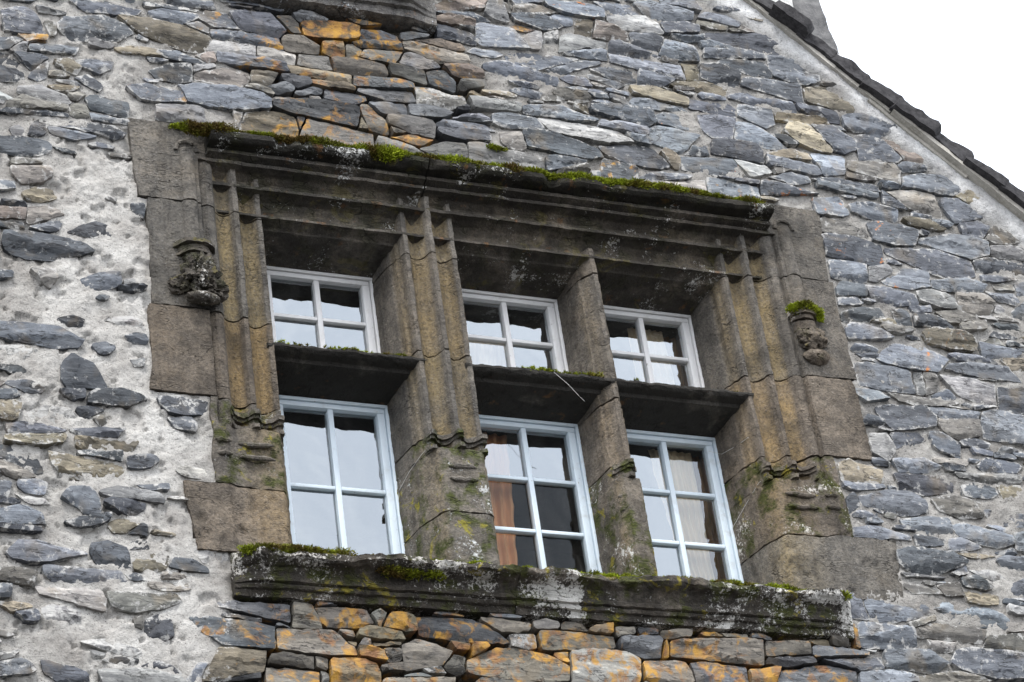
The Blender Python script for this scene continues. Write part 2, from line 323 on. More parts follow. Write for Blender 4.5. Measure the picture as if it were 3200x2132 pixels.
# ---------------------------------------------------------------- the rubble wall
STONES = """
s -2300 1519 -2214 1548 -2155 1527 -2137 1466 -2108 1413 -2199 1402 -2284 1399
O -2229 1397 -2129 1402 -2135 1375 -2195 1364
s -2013 1522 -1843 1561 -1752 1532 -1723 1491 -1782 1448 -1987 1409 -2061 1460
s -1978 1633 -1838 1667 -1750 1664 -1679 1638 -1696 1615 -1773 1620 -1919 1592
b -2111 1470 -2076 1471 -2073 1426 -2098 1408 -2113 1438
s -2330 1346 -2260 1352 -2236 1338 -2281 1297 -2331 1288
s -2201 1325 -2080 1353 -1990 1351 -2001 1323 -2132 1305 -2207 1298
g -2272 1293 -2231 1332 -2201 1331 -2207 1292 -2267 1274
s -2332 1263 -2283 1259 -2234 1223 -2201 1179 -2217 1144 -2277 1115 -2336 1104
s -2282 1272 -2183 1283 -2124 1262 -2134 1235 -2196 1186 -2234 1230
s -2196 1173 -2129 1242 -2115 1226 -2122 1174 -2167 1140 -2192 1149
t -2064 1254 -2003 1278 -1974 1251 -1996 1209 -2045 1219
b -2106 1189 -2061 1210 -2031 1190 -2052 1167 -2102 1165
s -1973 1270 -1891 1292 -1830 1296 -1842 1255 -1884 1229 -1934 1245
d -1987 1166 -1936 1194 -1897 1163 -1883 1140 -1899 1118 -1938 1136
s -2062 1165 -2017 1173 -1978 1155 -1999 1132 -2053 1142
t -2099 1108 -2039 1132 -1989 1128 -2010 1099 -2080 1093
b -2011 1067 -1976 1086 -1956 1077 -1982 1047 -2012 1048
g -2239 1071 -2149 1093 -2042 1049 -2028 1020 -2073 1000 -2132 1021 -2191 1017 -2240 1034
b -2290 969 -2230 1017 -2166 1028 -2083 1017 -2034 988 -2040 956 -2104 964 -2193 967 -2282 940
s -2331 925 -2232 961 -2119 961 -2046 949 -2071 926 -2194 924 -2311 910
s -2204 916 -2095 940 -1847 939 -1785 887 -1821 862 -1921 858 -2048 880 -2136 896 -2205 891
s -2128 861 -2049 874 -1950 859 -1931 850 -2001 826 -2099 835
d -2211 847 -2166 885 -2138 859 -2158 819 -2208 805 -2217 828
g -2289 834 -2245 866 -2216 846 -2222 821 -2276 806
s -2344 789 -2247 798 -2150 790 -2121 770 -2132 726 -2201 697 -2274 697 -2346 691
b -2289 664 -2202 690 -2154 650 -2146 621 -2291 598
s -1946 1066 -1891 1082 -1821 1068 -1700 1064 -1629 1051 -1644 979 -1705 975 -1795 991 -1854 1012 -1929 1000 -1943 1035
s -1930 987 -1845 995 -1745 974 -1654 977 -1661 945 -1736 951 -1847 945 -1927 950
b -2024 996 -1983 1028 -1944 1003 -1935 974 -1996 951 -2025 971
g -1629 1063 -1535 1092 -1473 1103 -1349 1098 -1266 1087 -1257 1005 -1336 980 -1518 956 -1603 979 -1631 1019
b -1259 1114 -1201 1117 -1222 1049 -1242 995 -1257 1005
s -1475 1231 -1369 1262 -1211 1264 -1133 1252 -1076 1177 -1094 1148 -1233 1112 -1347 1124 -1430 1129 -1470 1135
so -1725 1161 -1658 1179 -1633 1158 -1552 1153 -1490 1157 -1472 1116 -1586 1103 -1677 1112
s -1611 1277 -1520 1326 -1436 1341 -1435 1289 -1474 1244 -1587 1249
g -1426 1336 -1335 1366 -1326 1348 -1396 1316
b -1428 1304 -1310 1357 -1235 1364 -1174 1342 -1161 1305 -1201 1259 -1317 1258 -1410 1268
p -1401 1406 -1325 1440 -1305 1417 -1382 1377
s -1568 1402 -1484 1418 -1411 1404 -1360 1381 -1414 1365 -1492 1370 -1538 1381
t -1755 1577 -1661 1595 -1478 1590 -1349 1548 -1325 1513 -1356 1447 -1451 1443 -1563 1482 -1640 1500 -1705 1534
s -1596 1634 -1499 1673 -1367 1678 -1397 1619 -1452 1588 -1526 1581 -1582 1610
s -1614 1691 -1508 1698 -1402 1698 -1436 1665 -1552 1663 -1605 1659
s -1506 1725 -1335 1745 -1327 1713 -1380 1709 -1497 1707
so -1368 1658 -1328 1699 -1232 1697 -1184 1619 -1249 1607 -1344 1615
so -1440 1604 -1386 1628 -1335 1597 -1337 1563 -1379 1569 -1426 1580
g -1341 1510 -1265 1530 -1116 1531 -1116 1471 -1154 1451 -1277 1449 -1350 1455
s -1199 1703 -1144 1721 -1009 1726 -963 1688 -951 1643 -981 1610 -1045 1611 -1098 1622 -1174 1621 -1198 1657
b -999 1715 -938 1726 -898 1686 -881 1635 -935 1632 -954 1669 -973 1699
so -1330 1591 -1234 1596 -1126 1610 -1046 1604 -983 1583 -971 1538 -1021 1515 -1116 1531 -1240 1522 -1318 1540
g -1106 1520 -1026 1521 -935 1511 -910 1489 -924 1453 -978 1450 -1047 1457 -1105 1467
so -1326 1427 -1246 1441 -1167 1429 -1060 1435 -976 1411 -967 1392 -1021 1383 -1117 1385 -1223 1393 -1318 1389
O -865 1686 -841 1711 -729 1732 -691 1725 -623 1738 -569 1721 -581 1664 -633 1641 -717 1632 -794 1624 -859 1633
b -965 1606 -925 1627 -871 1624 -829 1604 -788 1571 -813 1540 -889 1540 -954 1541 -968 1572
O -769 1602 -696 1622 -666 1587 -669 1553 -736 1541 -773 1554
so -564 1722 -450 1743 -385 1721 -371 1696 -435 1677 -513 1677 -568 1680
so -582 1657 -491 1674 -378 1681 -366 1635 -440 1629 -524 1627 -585 1622
bo -653 1603 -608 1618 -565 1599 -580 1569 -647 1557
go -572 1591 -469 1616 -385 1618 -385 1571 -449 1545 -531 1558 -580 1562
g -901 1524 -836 1529 -770 1534 -745 1505 -755 1457 -811 1440 -887 1440 -912 1469
bo -729 1508 -704 1533 -627 1540 -506 1528 -453 1511 -447 1458 -515 1446 -636 1445 -712 1451 -726 1475
to -960 1407 -942 1430 -845 1434 -709 1432 -645 1410 -643 1383 -687 1376 -822 1385 -947 1376
so -640 1411 -544 1434 -460 1442 -338 1444 -330 1412 -468 1374 -577 1382 -643 1377
s -601 1364 -469 1361 -344 1389 -334 1331 -420 1309 -528 1324 -615 1335
g -447 1512 -361 1534 -256 1519 -246 1460 -316 1441 -403 1459 -446 1472
s -364 1608 -273 1611 -221 1580 -196 1550 -284 1521 -350 1529 -392 1556
b -344 1687 -235 1701 -123 1687 -39 1668 -34 1620 -105 1601 -217 1608 -299 1634 -347 1659
p -289 1718 -172 1747 -76 1744 -52 1707 -151 1689 -252 1697
s -350 1727 -291 1752 -246 1747 -273 1714 -343 1694
s -177 1850 -76 1834 23 1797 35 1757 -19 1741 -115 1750 -168 1782 -188 1806
p -185 1877 -91 1894 -23 1886 43 1864 17 1838 -73 1856 -130 1859 -177 1850
p -140 1970 6 2026 138 2052 129 1986 -63 1942 -132 1943
bo -1180 1263 -1137 1270 -1074 1262 -1049 1247 -1077 1229 -1150 1236
b -1141 1355 -1054 1377 -1025 1342 -1050 1299 -1115 1274 -1145 1302
d -987 1349 -905 1364 -863 1351 -854 1326 -910 1303 -953 1309 -984 1323
s -1050 1299 -983 1330 -931 1306 -945 1271 -1011 1253 -1047 1267
s -939 1285 -854 1326 -796 1317 -804 1289 -882 1263 -941 1259
to -841 1355 -742 1373 -661 1360 -641 1344 -681 1324 -773 1334 -832 1337
so -790 1325 -702 1333 -617 1315 -599 1278 -656 1249 -731 1256 -795 1264
go -860 1266 -805 1282 -796 1258 -841 1243
so -1036 1203 -970 1228 -862 1240 -732 1249 -636 1233 -619 1190 -637 1121 -712 1122 -818 1143 -925 1138 -1003 1164 -1039 1177
go -1040 1229 -968 1254 -888 1255 -917 1230 -1026 1205
to -1191 1112 -1116 1138 -979 1129 -939 1103 -933 1046 -948 999 -1043 1003 -1149 992 -1227 985 -1212 1051
go -907 1102 -884 1119 -766 1126 -670 1109 -563 1101 -564 991 -645 984 -779 988 -895 1001 -942 1013 -921 1068
d -937 1123 -899 1136 -908 1096 -936 1071
bo -618 1249 -569 1251 -488 1185 -477 1135 -496 1112 -583 1117 -609 1178
to -636 1128 -614 1184 -601 1147 -605 1114 -632 1109
s -549 1280 -478 1279 -377 1297 -378 1237 -456 1230 -526 1238
s -367 1285 -254 1298 -174 1271 -217 1237 -318 1234 -366 1245
g -496 1210 -373 1231 -274 1228 -245 1193 -250 1146 -309 1117 -385 1124 -448 1153 -489 1179
b -481 1147 -416 1145 -373 1132 -409 1107 -473 1122
O -539 1066 -444 1088 -385 1130 -275 1122 -303 1072 -363 1030 -422 1046
go -546 1058 -435 1077 -370 1022 -302 994 -374 983 -455 989 -542 988 -550 1019
g -363 1030 -253 1080 -101 1092 -112 1005 -209 983 -303 981
s -218 1231 -92 1252 -9 1239 8 1156 -106 1144 -188 1156 -224 1183
s -106 1276 -3 1287 38 1254 -82 1247
m -319 1414 -182 1431 -96 1398 -90 1359 -161 1327 -253 1311 -317 1334
g -84 1495 27 1515 31 1421 -49 1413 -84 1448
s -227 1524 -145 1553 -106 1498 -101 1452 -155 1422 -237 1441 -255 1485
po -134 1595 -35 1613 50 1560 27 1515 -30 1518 -114 1531
g 112 2026 192 2048 224 2026 218 1939 186 1919 106 1932 89 1978
b 221 2047 261 2040 261 1997 231 1991
s -98 1921 -24 1957 93 1965 175 1924 84 1900 -1 1912
s 53 1880 144 1911 260 1905 281 1845 341 1772 223 1764 93 1747 40 1786
po 180 1876 278 1908 361 1910 371 1897 282 1852 213 1861
g 267 1828 376 1891 408 1869 388 1774 340 1765 297 1792
m 401 1818 425 1865 482 1890 492 1835 482 1770 424 1773
s 269 1970 362 2002 459 2014 525 1976 484 1940 378 1906 292 1925
s 447 2011 535 2043 603 2020 599 1990 524 1969 467 1987
b 266 2034 372 2069 479 2068 505 2044 393 2008 289 1988 268 2006
s 303 2084 437 2110 452 2091 372 2069 306 2063
sr 460 2100 607 2121 716 2121 773 2103 768 2065 668 2046 536 2050 468 2073
t 607 2006 664 2024 707 1989 688 1907 647 1913 611 1949
p 710 1968 735 2016 783 2011 875 1977 879 1928 779 1909 708 1917
g 493 1842 585 1902 645 1899 764 1892 756 1841 636 1840 534 1800 493 1765 485 1791
s 533 1793 665 1838 751 1812 756 1770 653 1758 541 1766
g 804 2065 855 2082 995 2109 1095 2048 1103 2020 1003 2016 856 2010
s 782 2155 870 2172 962 2168 984 2121 910 2114 826 2127
s 976 2178 1095 2223 1186 2211 1268 2183 1260 2137 1168 2113 1076 2117 1001 2146
s 1162 2251 1291 2276 1313 2221 1176 2224
s 1099 2070 1217 2107 1289 2091 1278 2031 1183 2020 1105 2035
s 921 1964 1021 1976 1098 1961 1072 1913 973 1873 921 1893
s 773 1872 837 1899 911 1869 977 1860 932 1809 844 1829 774 1844
s 1095 1975 1232 1950 1249 1874 1136 1860 1054 1881
s 760 1792 874 1827 991 1798 1167 1830 1181 1733 1070 1727 952 1749 834 1770 760 1757
s 228 1716 338 1750 411 1729 611 1758 545 1718 420 1667 345 1633 280 1670 230 1689
s 420 1667 560 1735 670 1754 689 1723 579 1668 496 1625 439 1636
s 678 1728 771 1752 887 1723 899 1690 845 1652 755 1650 682 1679
s 656 1668 724 1645 792 1622 747 1600 670 1607
p 456 1598 543 1627 618 1654 658 1605 745 1593 834 1587 839 1546 794 1490 733 1514 647 1534 562 1554 505 1572 457 1563
b 457 1563 532 1556 585 1516 672 1504 728 1486 638 1477 523 1492 457 1522
s 74 1605 136 1637 226 1660 338 1625 422 1605 452 1569 422 1522 349 1503 267 1537 155 1565 82 1572
b 70 1570 162 1573 248 1526 233 1503 140 1494 74 1516
b -91 1474 33 1509 128 1492 233 1503 264 1474 268 1421 192 1414 78 1415 -64 1418 -95 1439
g -10 1400 76 1401 218 1392 201 1355 98 1351 7 1356
s 335 1487 457 1522 493 1487 581 1488 607 1465 546 1455 426 1434 338 1426
t 553 1463 588 1462 592 1408 557 1408
s 246 1390 337 1419 456 1439 557 1408 623 1386 562 1368 431 1346 327 1349 246 1349
s 604 1451 726 1472 874 1469 953 1476 959 1408 887 1368 801 1388 686 1410 617 1419
t 858 1619 963 1638 1050 1618 1167 1589 1150 1530 1068 1544 948 1551 879 1567
s 919 1736 1064 1698 1106 1691 1027 1656 933 1640 909 1678
s 849 1534 944 1530 1071 1565 1122 1511 1002 1512 879 1498
sr 966 1443 1059 1494 1167 1491 1175 1402 1041 1394 972 1410
s -230 1209 -170 1245 -29 1249 50 1209 15 1157 -98 1151 -197 1161
s -112 1262 6 1302 43 1281 16 1250 -86 1246
s 80 1308 182 1338 295 1330 319 1294 303 1264 230 1272 130 1256 76 1273
g 323 1321 428 1332 586 1332 731 1322 809 1260 717 1238 544 1250 417 1256 362 1274
s 666 1359 827 1365 904 1330 894 1308 777 1316 673 1326
s 799 1306 891 1287 869 1263 807 1280
s 230 1232 340 1244 451 1215 588 1163 597 1144 512 1117 382 1137 268 1138 222 1177
b 134 1203 203 1208 211 1142 168 1115 127 1149
g -88 1094 38 1114 176 1097 288 1082 310 1039 218 992 46 971 -89 1002
s 310 1079 406 1107 492 1101 491 1061 364 1015 308 1026
s 655 1214 838 1258 955 1242 1012 1163 906 1133 759 1137 676 1164 644 1186
t 959 1203 1001 1236 1028 1186 1010 1150 963 1156
s 916 1366 1040 1386 1156 1364 1173 1257 1102 1232 1018 1266 932 1287 901 1309
b 408 1041 486 1067 499 1036 405 1021
s 1357 2057 1486 2074 1602 2088 1715 2109 1764 2037 1770 2001 1659 1989 1535 2002 1413 2024
s 1166 2036 1347 2070 1340 2032 1253 2001 1186 2011
s 1346 1997 1412 2016 1458 1996 1403 1971 1354 1976
s 1364 1964 1481 1985 1657 1981 1683 1949 1632 1918 1523 1942 1425 1888 1355 1883 1348 1910
s 1416 1872 1509 1932 1597 1934 1676 1919 1687 1877 1678 1832 1562 1819 1473 1846
s 1692 1965 1733 1980 1880 1977 1951 1917 1944 1857 1911 1822 1817 1827 1709 1859 1692 1900
t 1191 1831 1273 1839 1272 1767 1249 1742 1187 1738
s 1277 1825 1381 1851 1472 1839 1501 1793 1483 1733 1428 1709 1360 1740 1269 1752
t 1056 1658 1118 1697 1264 1723 1368 1720 1383 1666 1364 1634 1255 1643 1158 1648
s 1265 1631 1314 1661 1372 1642 1374 1622 1287 1614
s 1500 1757 1592 1809 1718 1810 1862 1799 1862 1741 1826 1692 1728 1704 1605 1718 1507 1730
s 1417 1650 1508 1701 1665 1707 1797 1673 1807 1632 1706 1600 1586 1622 1451 1635
T 1863 1778 1941 1813 2055 1804 2140 1782 2132 1716 2104 1675 2010 1688 1906 1706 1884 1752
s 1183 1582 1304 1610 1383 1602 1438 1569 1424 1524 1349 1519 1258 1524 1189 1548
s 1457 1600 1553 1617 1643 1597 1649 1534 1572 1493 1491 1522 1447 1549
s 1797 1673 1912 1678 2004 1658 2049 1601 1987 1583 1897 1604 1824 1620
t 1659 1585 1800 1595 1959 1600 1979 1575 1885 1552 1759 1552 1661 1564
s 1979 1575 2050 1580 2072 1562 1999 1550
s 1238 1486 1347 1511 1412 1494 1387 1399 1364 1375 1291 1377 1239 1424
s 1417 1488 1498 1495 1586 1467 1606 1414 1712 1383 1659 1367 1535 1368 1427 1385 1398 1422
t 1753 1523 1818 1534 1901 1477 1939 1420 1912 1380 1823 1408 1745 1423 1718 1475
s 1843 1531 1979 1546 2076 1491 2102 1439 2010 1396 1938 1412 1899 1469
d 1609 1429 1704 1437 1742 1409 1663 1389
s 1159 1383 1230 1312 1207 1253 1114 1238 1042 1267 1101 1332
s 1249 1315 1347 1351 1470 1350 1532 1291 1533 1236 1437 1249 1327 1245 1245 1259
sr 1094 1228 1205 1239 1390 1255 1389 1186 1461 1150 1305 1132 1157 1143 1087 1152
g 1340 1247 1420 1253 1520 1234 1550 1198 1463 1164 1386 1172 1384 1226
t 1584 1307 1685 1343 1790 1339 1782 1303 1674 1293
s 1554 1281 1674 1293 1828 1283 1848 1231 1738 1213 1599 1226
s 1843 1355 1971 1361 2013 1326 1997 1254 1910 1226 1856 1266
b 1602 1213 1642 1226 1641 1191 1609 1186
s 1557 1171 1658 1215 1780 1206 1786 1173 1639 1122 1562 1138
b 807 1008 930 1040 1144 1073 1166 1030 1146 986 979 981 814 982
s 798 1026 926 1086 1057 1087 1021 1054 868 1024
so 648 1103 763 1094 803 1054 796 1013 703 1012 633 1014
so 1175 1078 1301 1111 1470 1103 1457 1006 1337 982 1222 1011 1168 1010
s 1320 1114 1471 1110 1450 1093 1358 1093
sr 1482 1105 1581 1141 1698 1111 1820 1102 1908 1074 1840 1051 1649 1022 1481 1037
s 1810 1197 1968 1208 2122 1190 2135 1136 1953 1136 1831 1152
b 2014 1270 2115 1300 2134 1240 2016 1222
s 2057 1617 2199 1651 2345 1618 2333 1569 2256 1528 2148 1539 2061 1562
s 2105 1494 2214 1531 2311 1509 2363 1443 2332 1382 2218 1364 2135 1369 2105 1420
p 2262 1520 2377 1501 2447 1437 2471 1395 2420 1396 2341 1420 2289 1487
s 2345 1365 2469 1385 2462 1356 2373 1342
b 2023 1314 2131 1350 2168 1328 2277 1364 2329 1298 2313 1231 2263 1196 2144 1223 2015 1240
s 2337 1262 2459 1309 2589 1320 2652 1228 2600 1192 2475 1201 2350 1209
t 2636 1197 2721 1229 2823 1189 2764 1161 2658 1182
s 1789 1187 1938 1228 2101 1217 2176 1183 2172 1127 2079 1122 1917 1134 1798 1152
sr 1710 1120 1832 1121 1930 1082 1946 1003 1880 967 1744 973 1681 982
b 2248 1166 2436 1213 2518 1171 2530 1081 2477 1037 2375 1067 2267 1105
s 2196 1158 2243 1147 2319 1077 2260 1077 2195 1086
s 2523 1153 2638 1170 2730 1129 2733 1074 2622 1040 2578 1070
s 1986 1036 2109 1073 2232 1064 2256 1022 2187 976 2073 986 1996 1011
s 2264 1023 2397 1052 2437 1013 2417 965 2313 950 2251 967
s 2437 1013 2558 1058 2595 999 2588 971 2495 940 2415 955
s 2617 1021 2710 1053 2785 1009 2742 975 2629 968
b 2807 1030 2871 1012 2928 965 2831 924 2754 959
b 1749 921 1878 958 2035 963 2044 893 1993 850 1879 851 1754 869
sr 1752 824 1896 854 2050 814 2103 795 2099 706 2021 687 1862 700 1752 711
sr 2044 928 2184 967 2292 964 2337 908 2306 850 2178 832 2059 850
s 2349 892 2498 949 2666 946 2742 912 2723 837 2610 795 2470 838 2356 848
g 2775 907 2978 927 2984 855 2851 837 2781 863
s 2116 779 2293 795 2511 834 2630 806 2634 691 2511 666 2365 681 2235 725 2127 754
s 2637 798 2806 831 2979 837 2959 762 2762 726 2640 745
s 1750 667 1898 679 1981 655 1976 594 1897 566 1770 575
g 1986 638 2082 669 2114 630 2040 594 1984 595
sr 2068 606 2165 671 2333 686 2330 606 2224 575 2095 584
s 2356 645 2513 675 2670 634 2646 604 2449 587 2353 601
s 2668 722 2848 729 2829 691 2682 680
s 1749 512 1845 550 1938 537 1947 504 1811 468 1749 477
s 1731 467 1852 474 1883 435 1762 428
s 1963 540 2070 546 2211 521 2198 467 2089 453 1976 490
g 2266 546 2361 567 2461 536 2454 475 2365 480 2272 503
b 2483 557 2613 574 2694 532 2662 475 2539 451 2471 477
s 2665 616 2818 618 2862 562 2814 538 2716 552
b 2745 662 2835 683 2838 630 2750 618
s 2845 657 2939 688 2916 605 2848 605
g 2698 515 2779 534 2778 499 2717 491
s 2780 508 2885 583 2877 459 2783 456
s 1749 367 1892 402 1973 404 1981 371 1843 328 1766 335
b 2328 432 2475 460 2573 420 2360 393
s 2194 450 2293 454 2301 420 2217 410
s 2180 421 2250 430 2358 404 2434 342 2379 335 2265 336 2183 342
s 2112 420 2172 420 2187 358 2127 359
g 2657 434 2758 463 2873 453 2848 361 2730 354 2650 377
b 2468 386 2583 416 2578 368 2475 355
s 1749 264 1845 300 1952 282 1998 256 1905 237 1793 231
to 2247 295 2341 338 2451 320 2490 261 2468 235 2354 237 2261 257
b 2532 338 2694 366 2848 361 2821 261 2705 263 2579 280
s 2571 279 2672 283 2739 244 2692 214 2578 216
sr 1999 163 2062 209 2197 210 2280 181 2318 154 2287 119 2223 73 2133 101 2003 86 1950 110
s 1754 56 1905 74 2049 60 2099 20 2102 -57 1996 -69 1853 -54 1756 -35 1744 9
g 2112 44 2158 50 2152 -66 2102 -57
b 2164 42 2217 49 2217 -44 2175 -64 2156 -20
s 2322 107 2480 134 2671 133 2687 80 2581 83 2430 89
T 2662 187 2742 196 2797 171 2790 147 2681 142
g 2260 38 2416 33 2525 14 2549 -68 2463 -78 2373 -49 2311 -26
s 2217 -44 2303 -26 2311 -56 2230 -81
b 1978 -86 2089 -81 2236 -88 2303 -88 2228 -119 2099 -133 2015 -112
s 1617 -74 1719 -70 1720 -100 1640 -101
s 1721 -92 1869 -83 1899 -110 1806 -136
s 1883 -180 1976 -154 2110 -147 2144 -189 2131 -243 2020 -278 1932 -280 1893 -231
s 2566 -5 2755 17 2720 -111 2605 -116 2562 -75
s 2443 -157 2565 -121 2714 -135 2673 -285 2518 -301 2434 -280 2419 -220
b 2211 -220 2321 -193 2408 -206 2403 -283 2307 -308 2224 -286
s 2169 -148 2257 -154 2420 -159 2396 -192 2245 -201
g 1808 -345 1884 -329 1894 -380 1834 -453 1802 -434
s 1893 -321 2037 -298 2084 -316 2002 -354 1909 -379
s 2116 -305 2182 -306 2261 -373 2251 -411 2170 -382 2120 -350
m 2270 -394 2381 -308 2516 -309 2669 -301 2652 -363 2479 -448 2363 -467 2274 -438
s 2462 -457 2555 -388 2652 -363 2627 -456 2511 -467
t 1554 -525 1630 -502 1764 -540 1759 -592 1640 -618 1555 -618 1543 -576
s 1598 -614 1748 -607 1758 -628 1633 -647 1593 -636
s 1900 -476 2034 -462 2086 -487 2021 -515 1919 -518
s 1897 -549 2008 -568 2148 -532 2136 -607 1992 -635 1909 -621
g 2240 -516 2387 -516 2541 -494 2531 -532 2377 -554 2270 -543
s 2252 -581 2341 -550 2405 -589 2359 -622 2256 -625
t 2430 -579 2527 -548 2545 -590 2450 -614
s 1657 -698 1797 -656 1916 -652 1970 -690 1958 -740 1874 -768 1777 -742 1713 -720 1657 -725
s 1530 -716 1589 -697 1608 -730 1559 -769 1536 -750
b 2072 -673 2184 -649 2278 -668 2269 -733 2173 -748 2095 -720
s 2353 -683 2469 -651 2561 -657 2533 -759 2425 -761 2354 -732
s 1575 -878 1681 -861 1776 -894 1864 -901 1809 -926 1668 -917 1574 -912
s 1868 -797 1976 -780 2079 -785 2095 -832 2024 -866 1939 -846 1875 -824
s 1885 -899 1953 -872 2028 -880 2007 -909 1906 -925
s 2128 -815 2189 -796 2281 -823 2416 -846 2433 -866 2332 -895 2208 -885 2133 -850
s 2101 -894 2160 -882 2217 -905 2170 -923 2092 -930
s 2440 -837 2515 -824 2492 -910 2432 -894
s 1749 -979 1864 -956 2033 -969 2115 -1003 2016 -1039 1953 -1071 1857 -1072 1797 -1036 1750 -1006
m 2172 -1026 2297 -1030 2419 -1048 2354 -1080 2220 -1057
s 2105 -1100 2156 -1089 2209 -1126 2163 -1143 2103 -1134
t 2089 -1135 2161 -1150 2243 -1157 2232 -1199 2145 -1212 2091 -1182
b 1990 -1143 2078 -1122 2087 -1169 2010 -1175
s 2405 -1077 2448 -1073 2429 -1143 2386 -1147
s 1550 -1230 1701 -1212 1862 -1247 1885 -1292 1673 -1333 1563 -1348 1551 -1283
s 1420 -1213 1497 -1227 1536 -1291 1537 -1343 1471 -1341 1431 -1285
s 1886 -1231 2006 -1216 2175 -1230 2299 -1289 2311 -1321 2147 -1340 1997 -1337 1899 -1291
s 1475 -1413 1534 -1356 1667 -1360 1763 -1380 1762 -1439 1705 -1482 1570 -1491 1472 -1484
b 1780 -1392 1872 -1346 2011 -1336 2126 -1368 2091 -1423 1952 -1433 1818 -1428
b 1866 -1425 1949 -1420 1937 -1466 1868 -1471
b 1752 -1341 1899 -1291 1877 -1325 1773 -1366
b 2171 -1404 2309 -1382 2329 -1434 2217 -1468 2154 -1445
s 1269 -1517 1436 -1500 1562 -1524 1563 -1575 1480 -1593 1355 -1569 1270 -1543
s 1587 -1503 1669 -1491 1802 -1495 1871 -1543 1812 -1592 1680 -1587 1582 -1580
s 1972 -1490 2115 -1461 2290 -1476 2288 -1588 2147 -1603 2003 -1580 1958 -1544
s 1408 -1623 1611 -1598 1701 -1637 1526 -1680 1407 -1687
b 1751 -1621 1947 -1590 2076 -1614 1930 -1656 1754 -1666
b 17 -1497 45 -1476 89 -1479 124 -1503 66 -1507
O 150 -1501 198 -1478 245 -1468 240 -1495 181 -1506
b 282 -1479 347 -1474 363 -1493 297 -1504
d 385 -1478 477 -1472 472 -1499 387 -1505
b 480 -1491 601 -1476 597 -1497 503 -1510
O 705 -1483 760 -1472 778 -1484 716 -1495
b 786 -1477 880 -1471 878 -1484 797 -1490
s 314 -1516 388 -1498 483 -1511 474 -1604 389 -1610 311 -1575
O 489 -1517 515 -1516 506 -1602 466 -1611
bo 514 -1522 636 -1501 803 -1489 967 -1505 961 -1572 932 -1614 815 -1602 619 -1595 521 -1594
bo 993 -1510 1104 -1496 1206 -1496 1203 -1543 1090 -1564 992 -1550
d 981 -1571 1089 -1571 1208 -1549 1203 -1577 1082 -1605 982 -1598
so 1220 -1495 1344 -1493 1479 -1504 1468 -1553 1394 -1578 1282 -1558 1217 -1542
to 1238 -1473 1315 -1468 1310 -1489 1242 -1486
b 1330 -1460 1420 -1461 1421 -1488 1337 -1494
O 1421 -1365 1446 -1377 1469 -1457 1447 -1493 1424 -1474 1422 -1420
go 38 -1607 103 -1596 293 -1603 367 -1624 351 -1716 204 -1757 20 -1768 37 -1658
bo 367 -1624 486 -1610 549 -1619 606 -1700 464 -1735 366 -1702
so 598 -1635 680 -1617 878 -1617 872 -1717 606 -1733 613 -1661
O 889 -1630 1012 -1616 1042 -1634 1007 -1709 879 -1716
so 1035 -1634 1219 -1596 1386 -1612 1453 -1621 1439 -1683 1020 -1708
b -2296 668 -2207 682 -2125 656 -2121 601 -2160 571 -2249 550 -2292 598
t -2245 488 -2193 527 -2124 522 -2106 478 -2177 452 -2239 458
s -2350 542 -2293 543 -2288 512 -2351 495
s -2340 427 -2246 441 -2241 419 -2328 406
p -2354 394 -2241 403 -2243 341 -2355 333
s -2355 325 -2255 339 -2251 287 -2356 302
b -2228 405 -2152 424 -2083 411 -2072 374 -2130 358 -2200 317 -2237 335
s -2219 314 -2155 362 -2085 357 -2106 307 -2170 291
s -2332 275 -2232 282 -2076 273 -1982 248 -1952 214 -2016 190 -2143 150 -2236 144 -2310 164 -2340 205
d -2043 309 -1978 349 -1926 380 -1882 363 -1844 361 -1839 323 -1879 286 -1917 304 -1993 308
s -2003 56 -1926 96 -1837 116 -1833 64 -1879 35 -1931 -2 -1993 5
g -1820 73 -1782 78 -1776 56 -1815 51
b -2220 71 -2127 92 -2122 47 -2148 6 -2190 38
s -2362 67 -2307 67 -2314 36 -2363 22
s -2365 -59 -2273 -40 -2212 -69 -2183 -102 -2233 -138 -2294 -131 -2366 -111
b -2366 -118 -2294 -124 -2338 -173 -2368 -184
s -2369 -206 -2217 -202 -2113 -203 -2090 -252 -2016 -257 -2036 -289 -2141 -309 -2250 -286 -2370 -279
d -2111 -159 -2061 -138 -2012 -154 -2019 -177 -2087 -186
s -1968 -273 -1918 -260 -1881 -277 -1901 -309 -1945 -314
m -1899 -132 -1798 -112 -1755 -136 -1781 -154 -1850 -156
g -1804 -341 -1759 -328 -1761 -358 -1792 -362
m -2372 -330 -2251 -315 -2160 -333 -2100 -362 -2192 -380 -2325 -367
d -2374 -409 -2302 -407 -2260 -431 -2279 -462 -2327 -439 -2374 -437
s -2107 -384 -2069 -336 -2033 -354 -2022 -396 -1979 -376 -1964 -454 -1917 -506 -1954 -510 -2015 -502 -2076 -524 -2111 -471
s -1760 491 -1707 499 -1717 442 -1755 460
s -2355 -503 -2269 -488 -2184 -504 -2206 -537 -2271 -544 -2313 -524
s -2377 -556 -2313 -549 -2301 -568 -2336 -587 -2378 -586
s -2128 -513 -2076 -507 -2019 -495 -2021 -546 -2069 -557 -2103 -545
s -2008 -545 -1967 -515 -1923 -495 -1902 -518 -1792 -516 -1766 -533 -1838 -567 -1913 -575 -1992 -579 -2009 -565
t -2379 -606 -2328 -596 -2285 -611 -2295 -657 -2322 -685 -2381 -686
m -2287 -656 -2187 -605 -2101 -606 -2046 -630 -2056 -671 -2125 -674 -2189 -671 -2262 -683
s -2071 -613 -1992 -584 -1949 -599 -1973 -637 -2022 -668 -2055 -641
b -1994 -634 -1950 -609 -1926 -662 -1961 -671
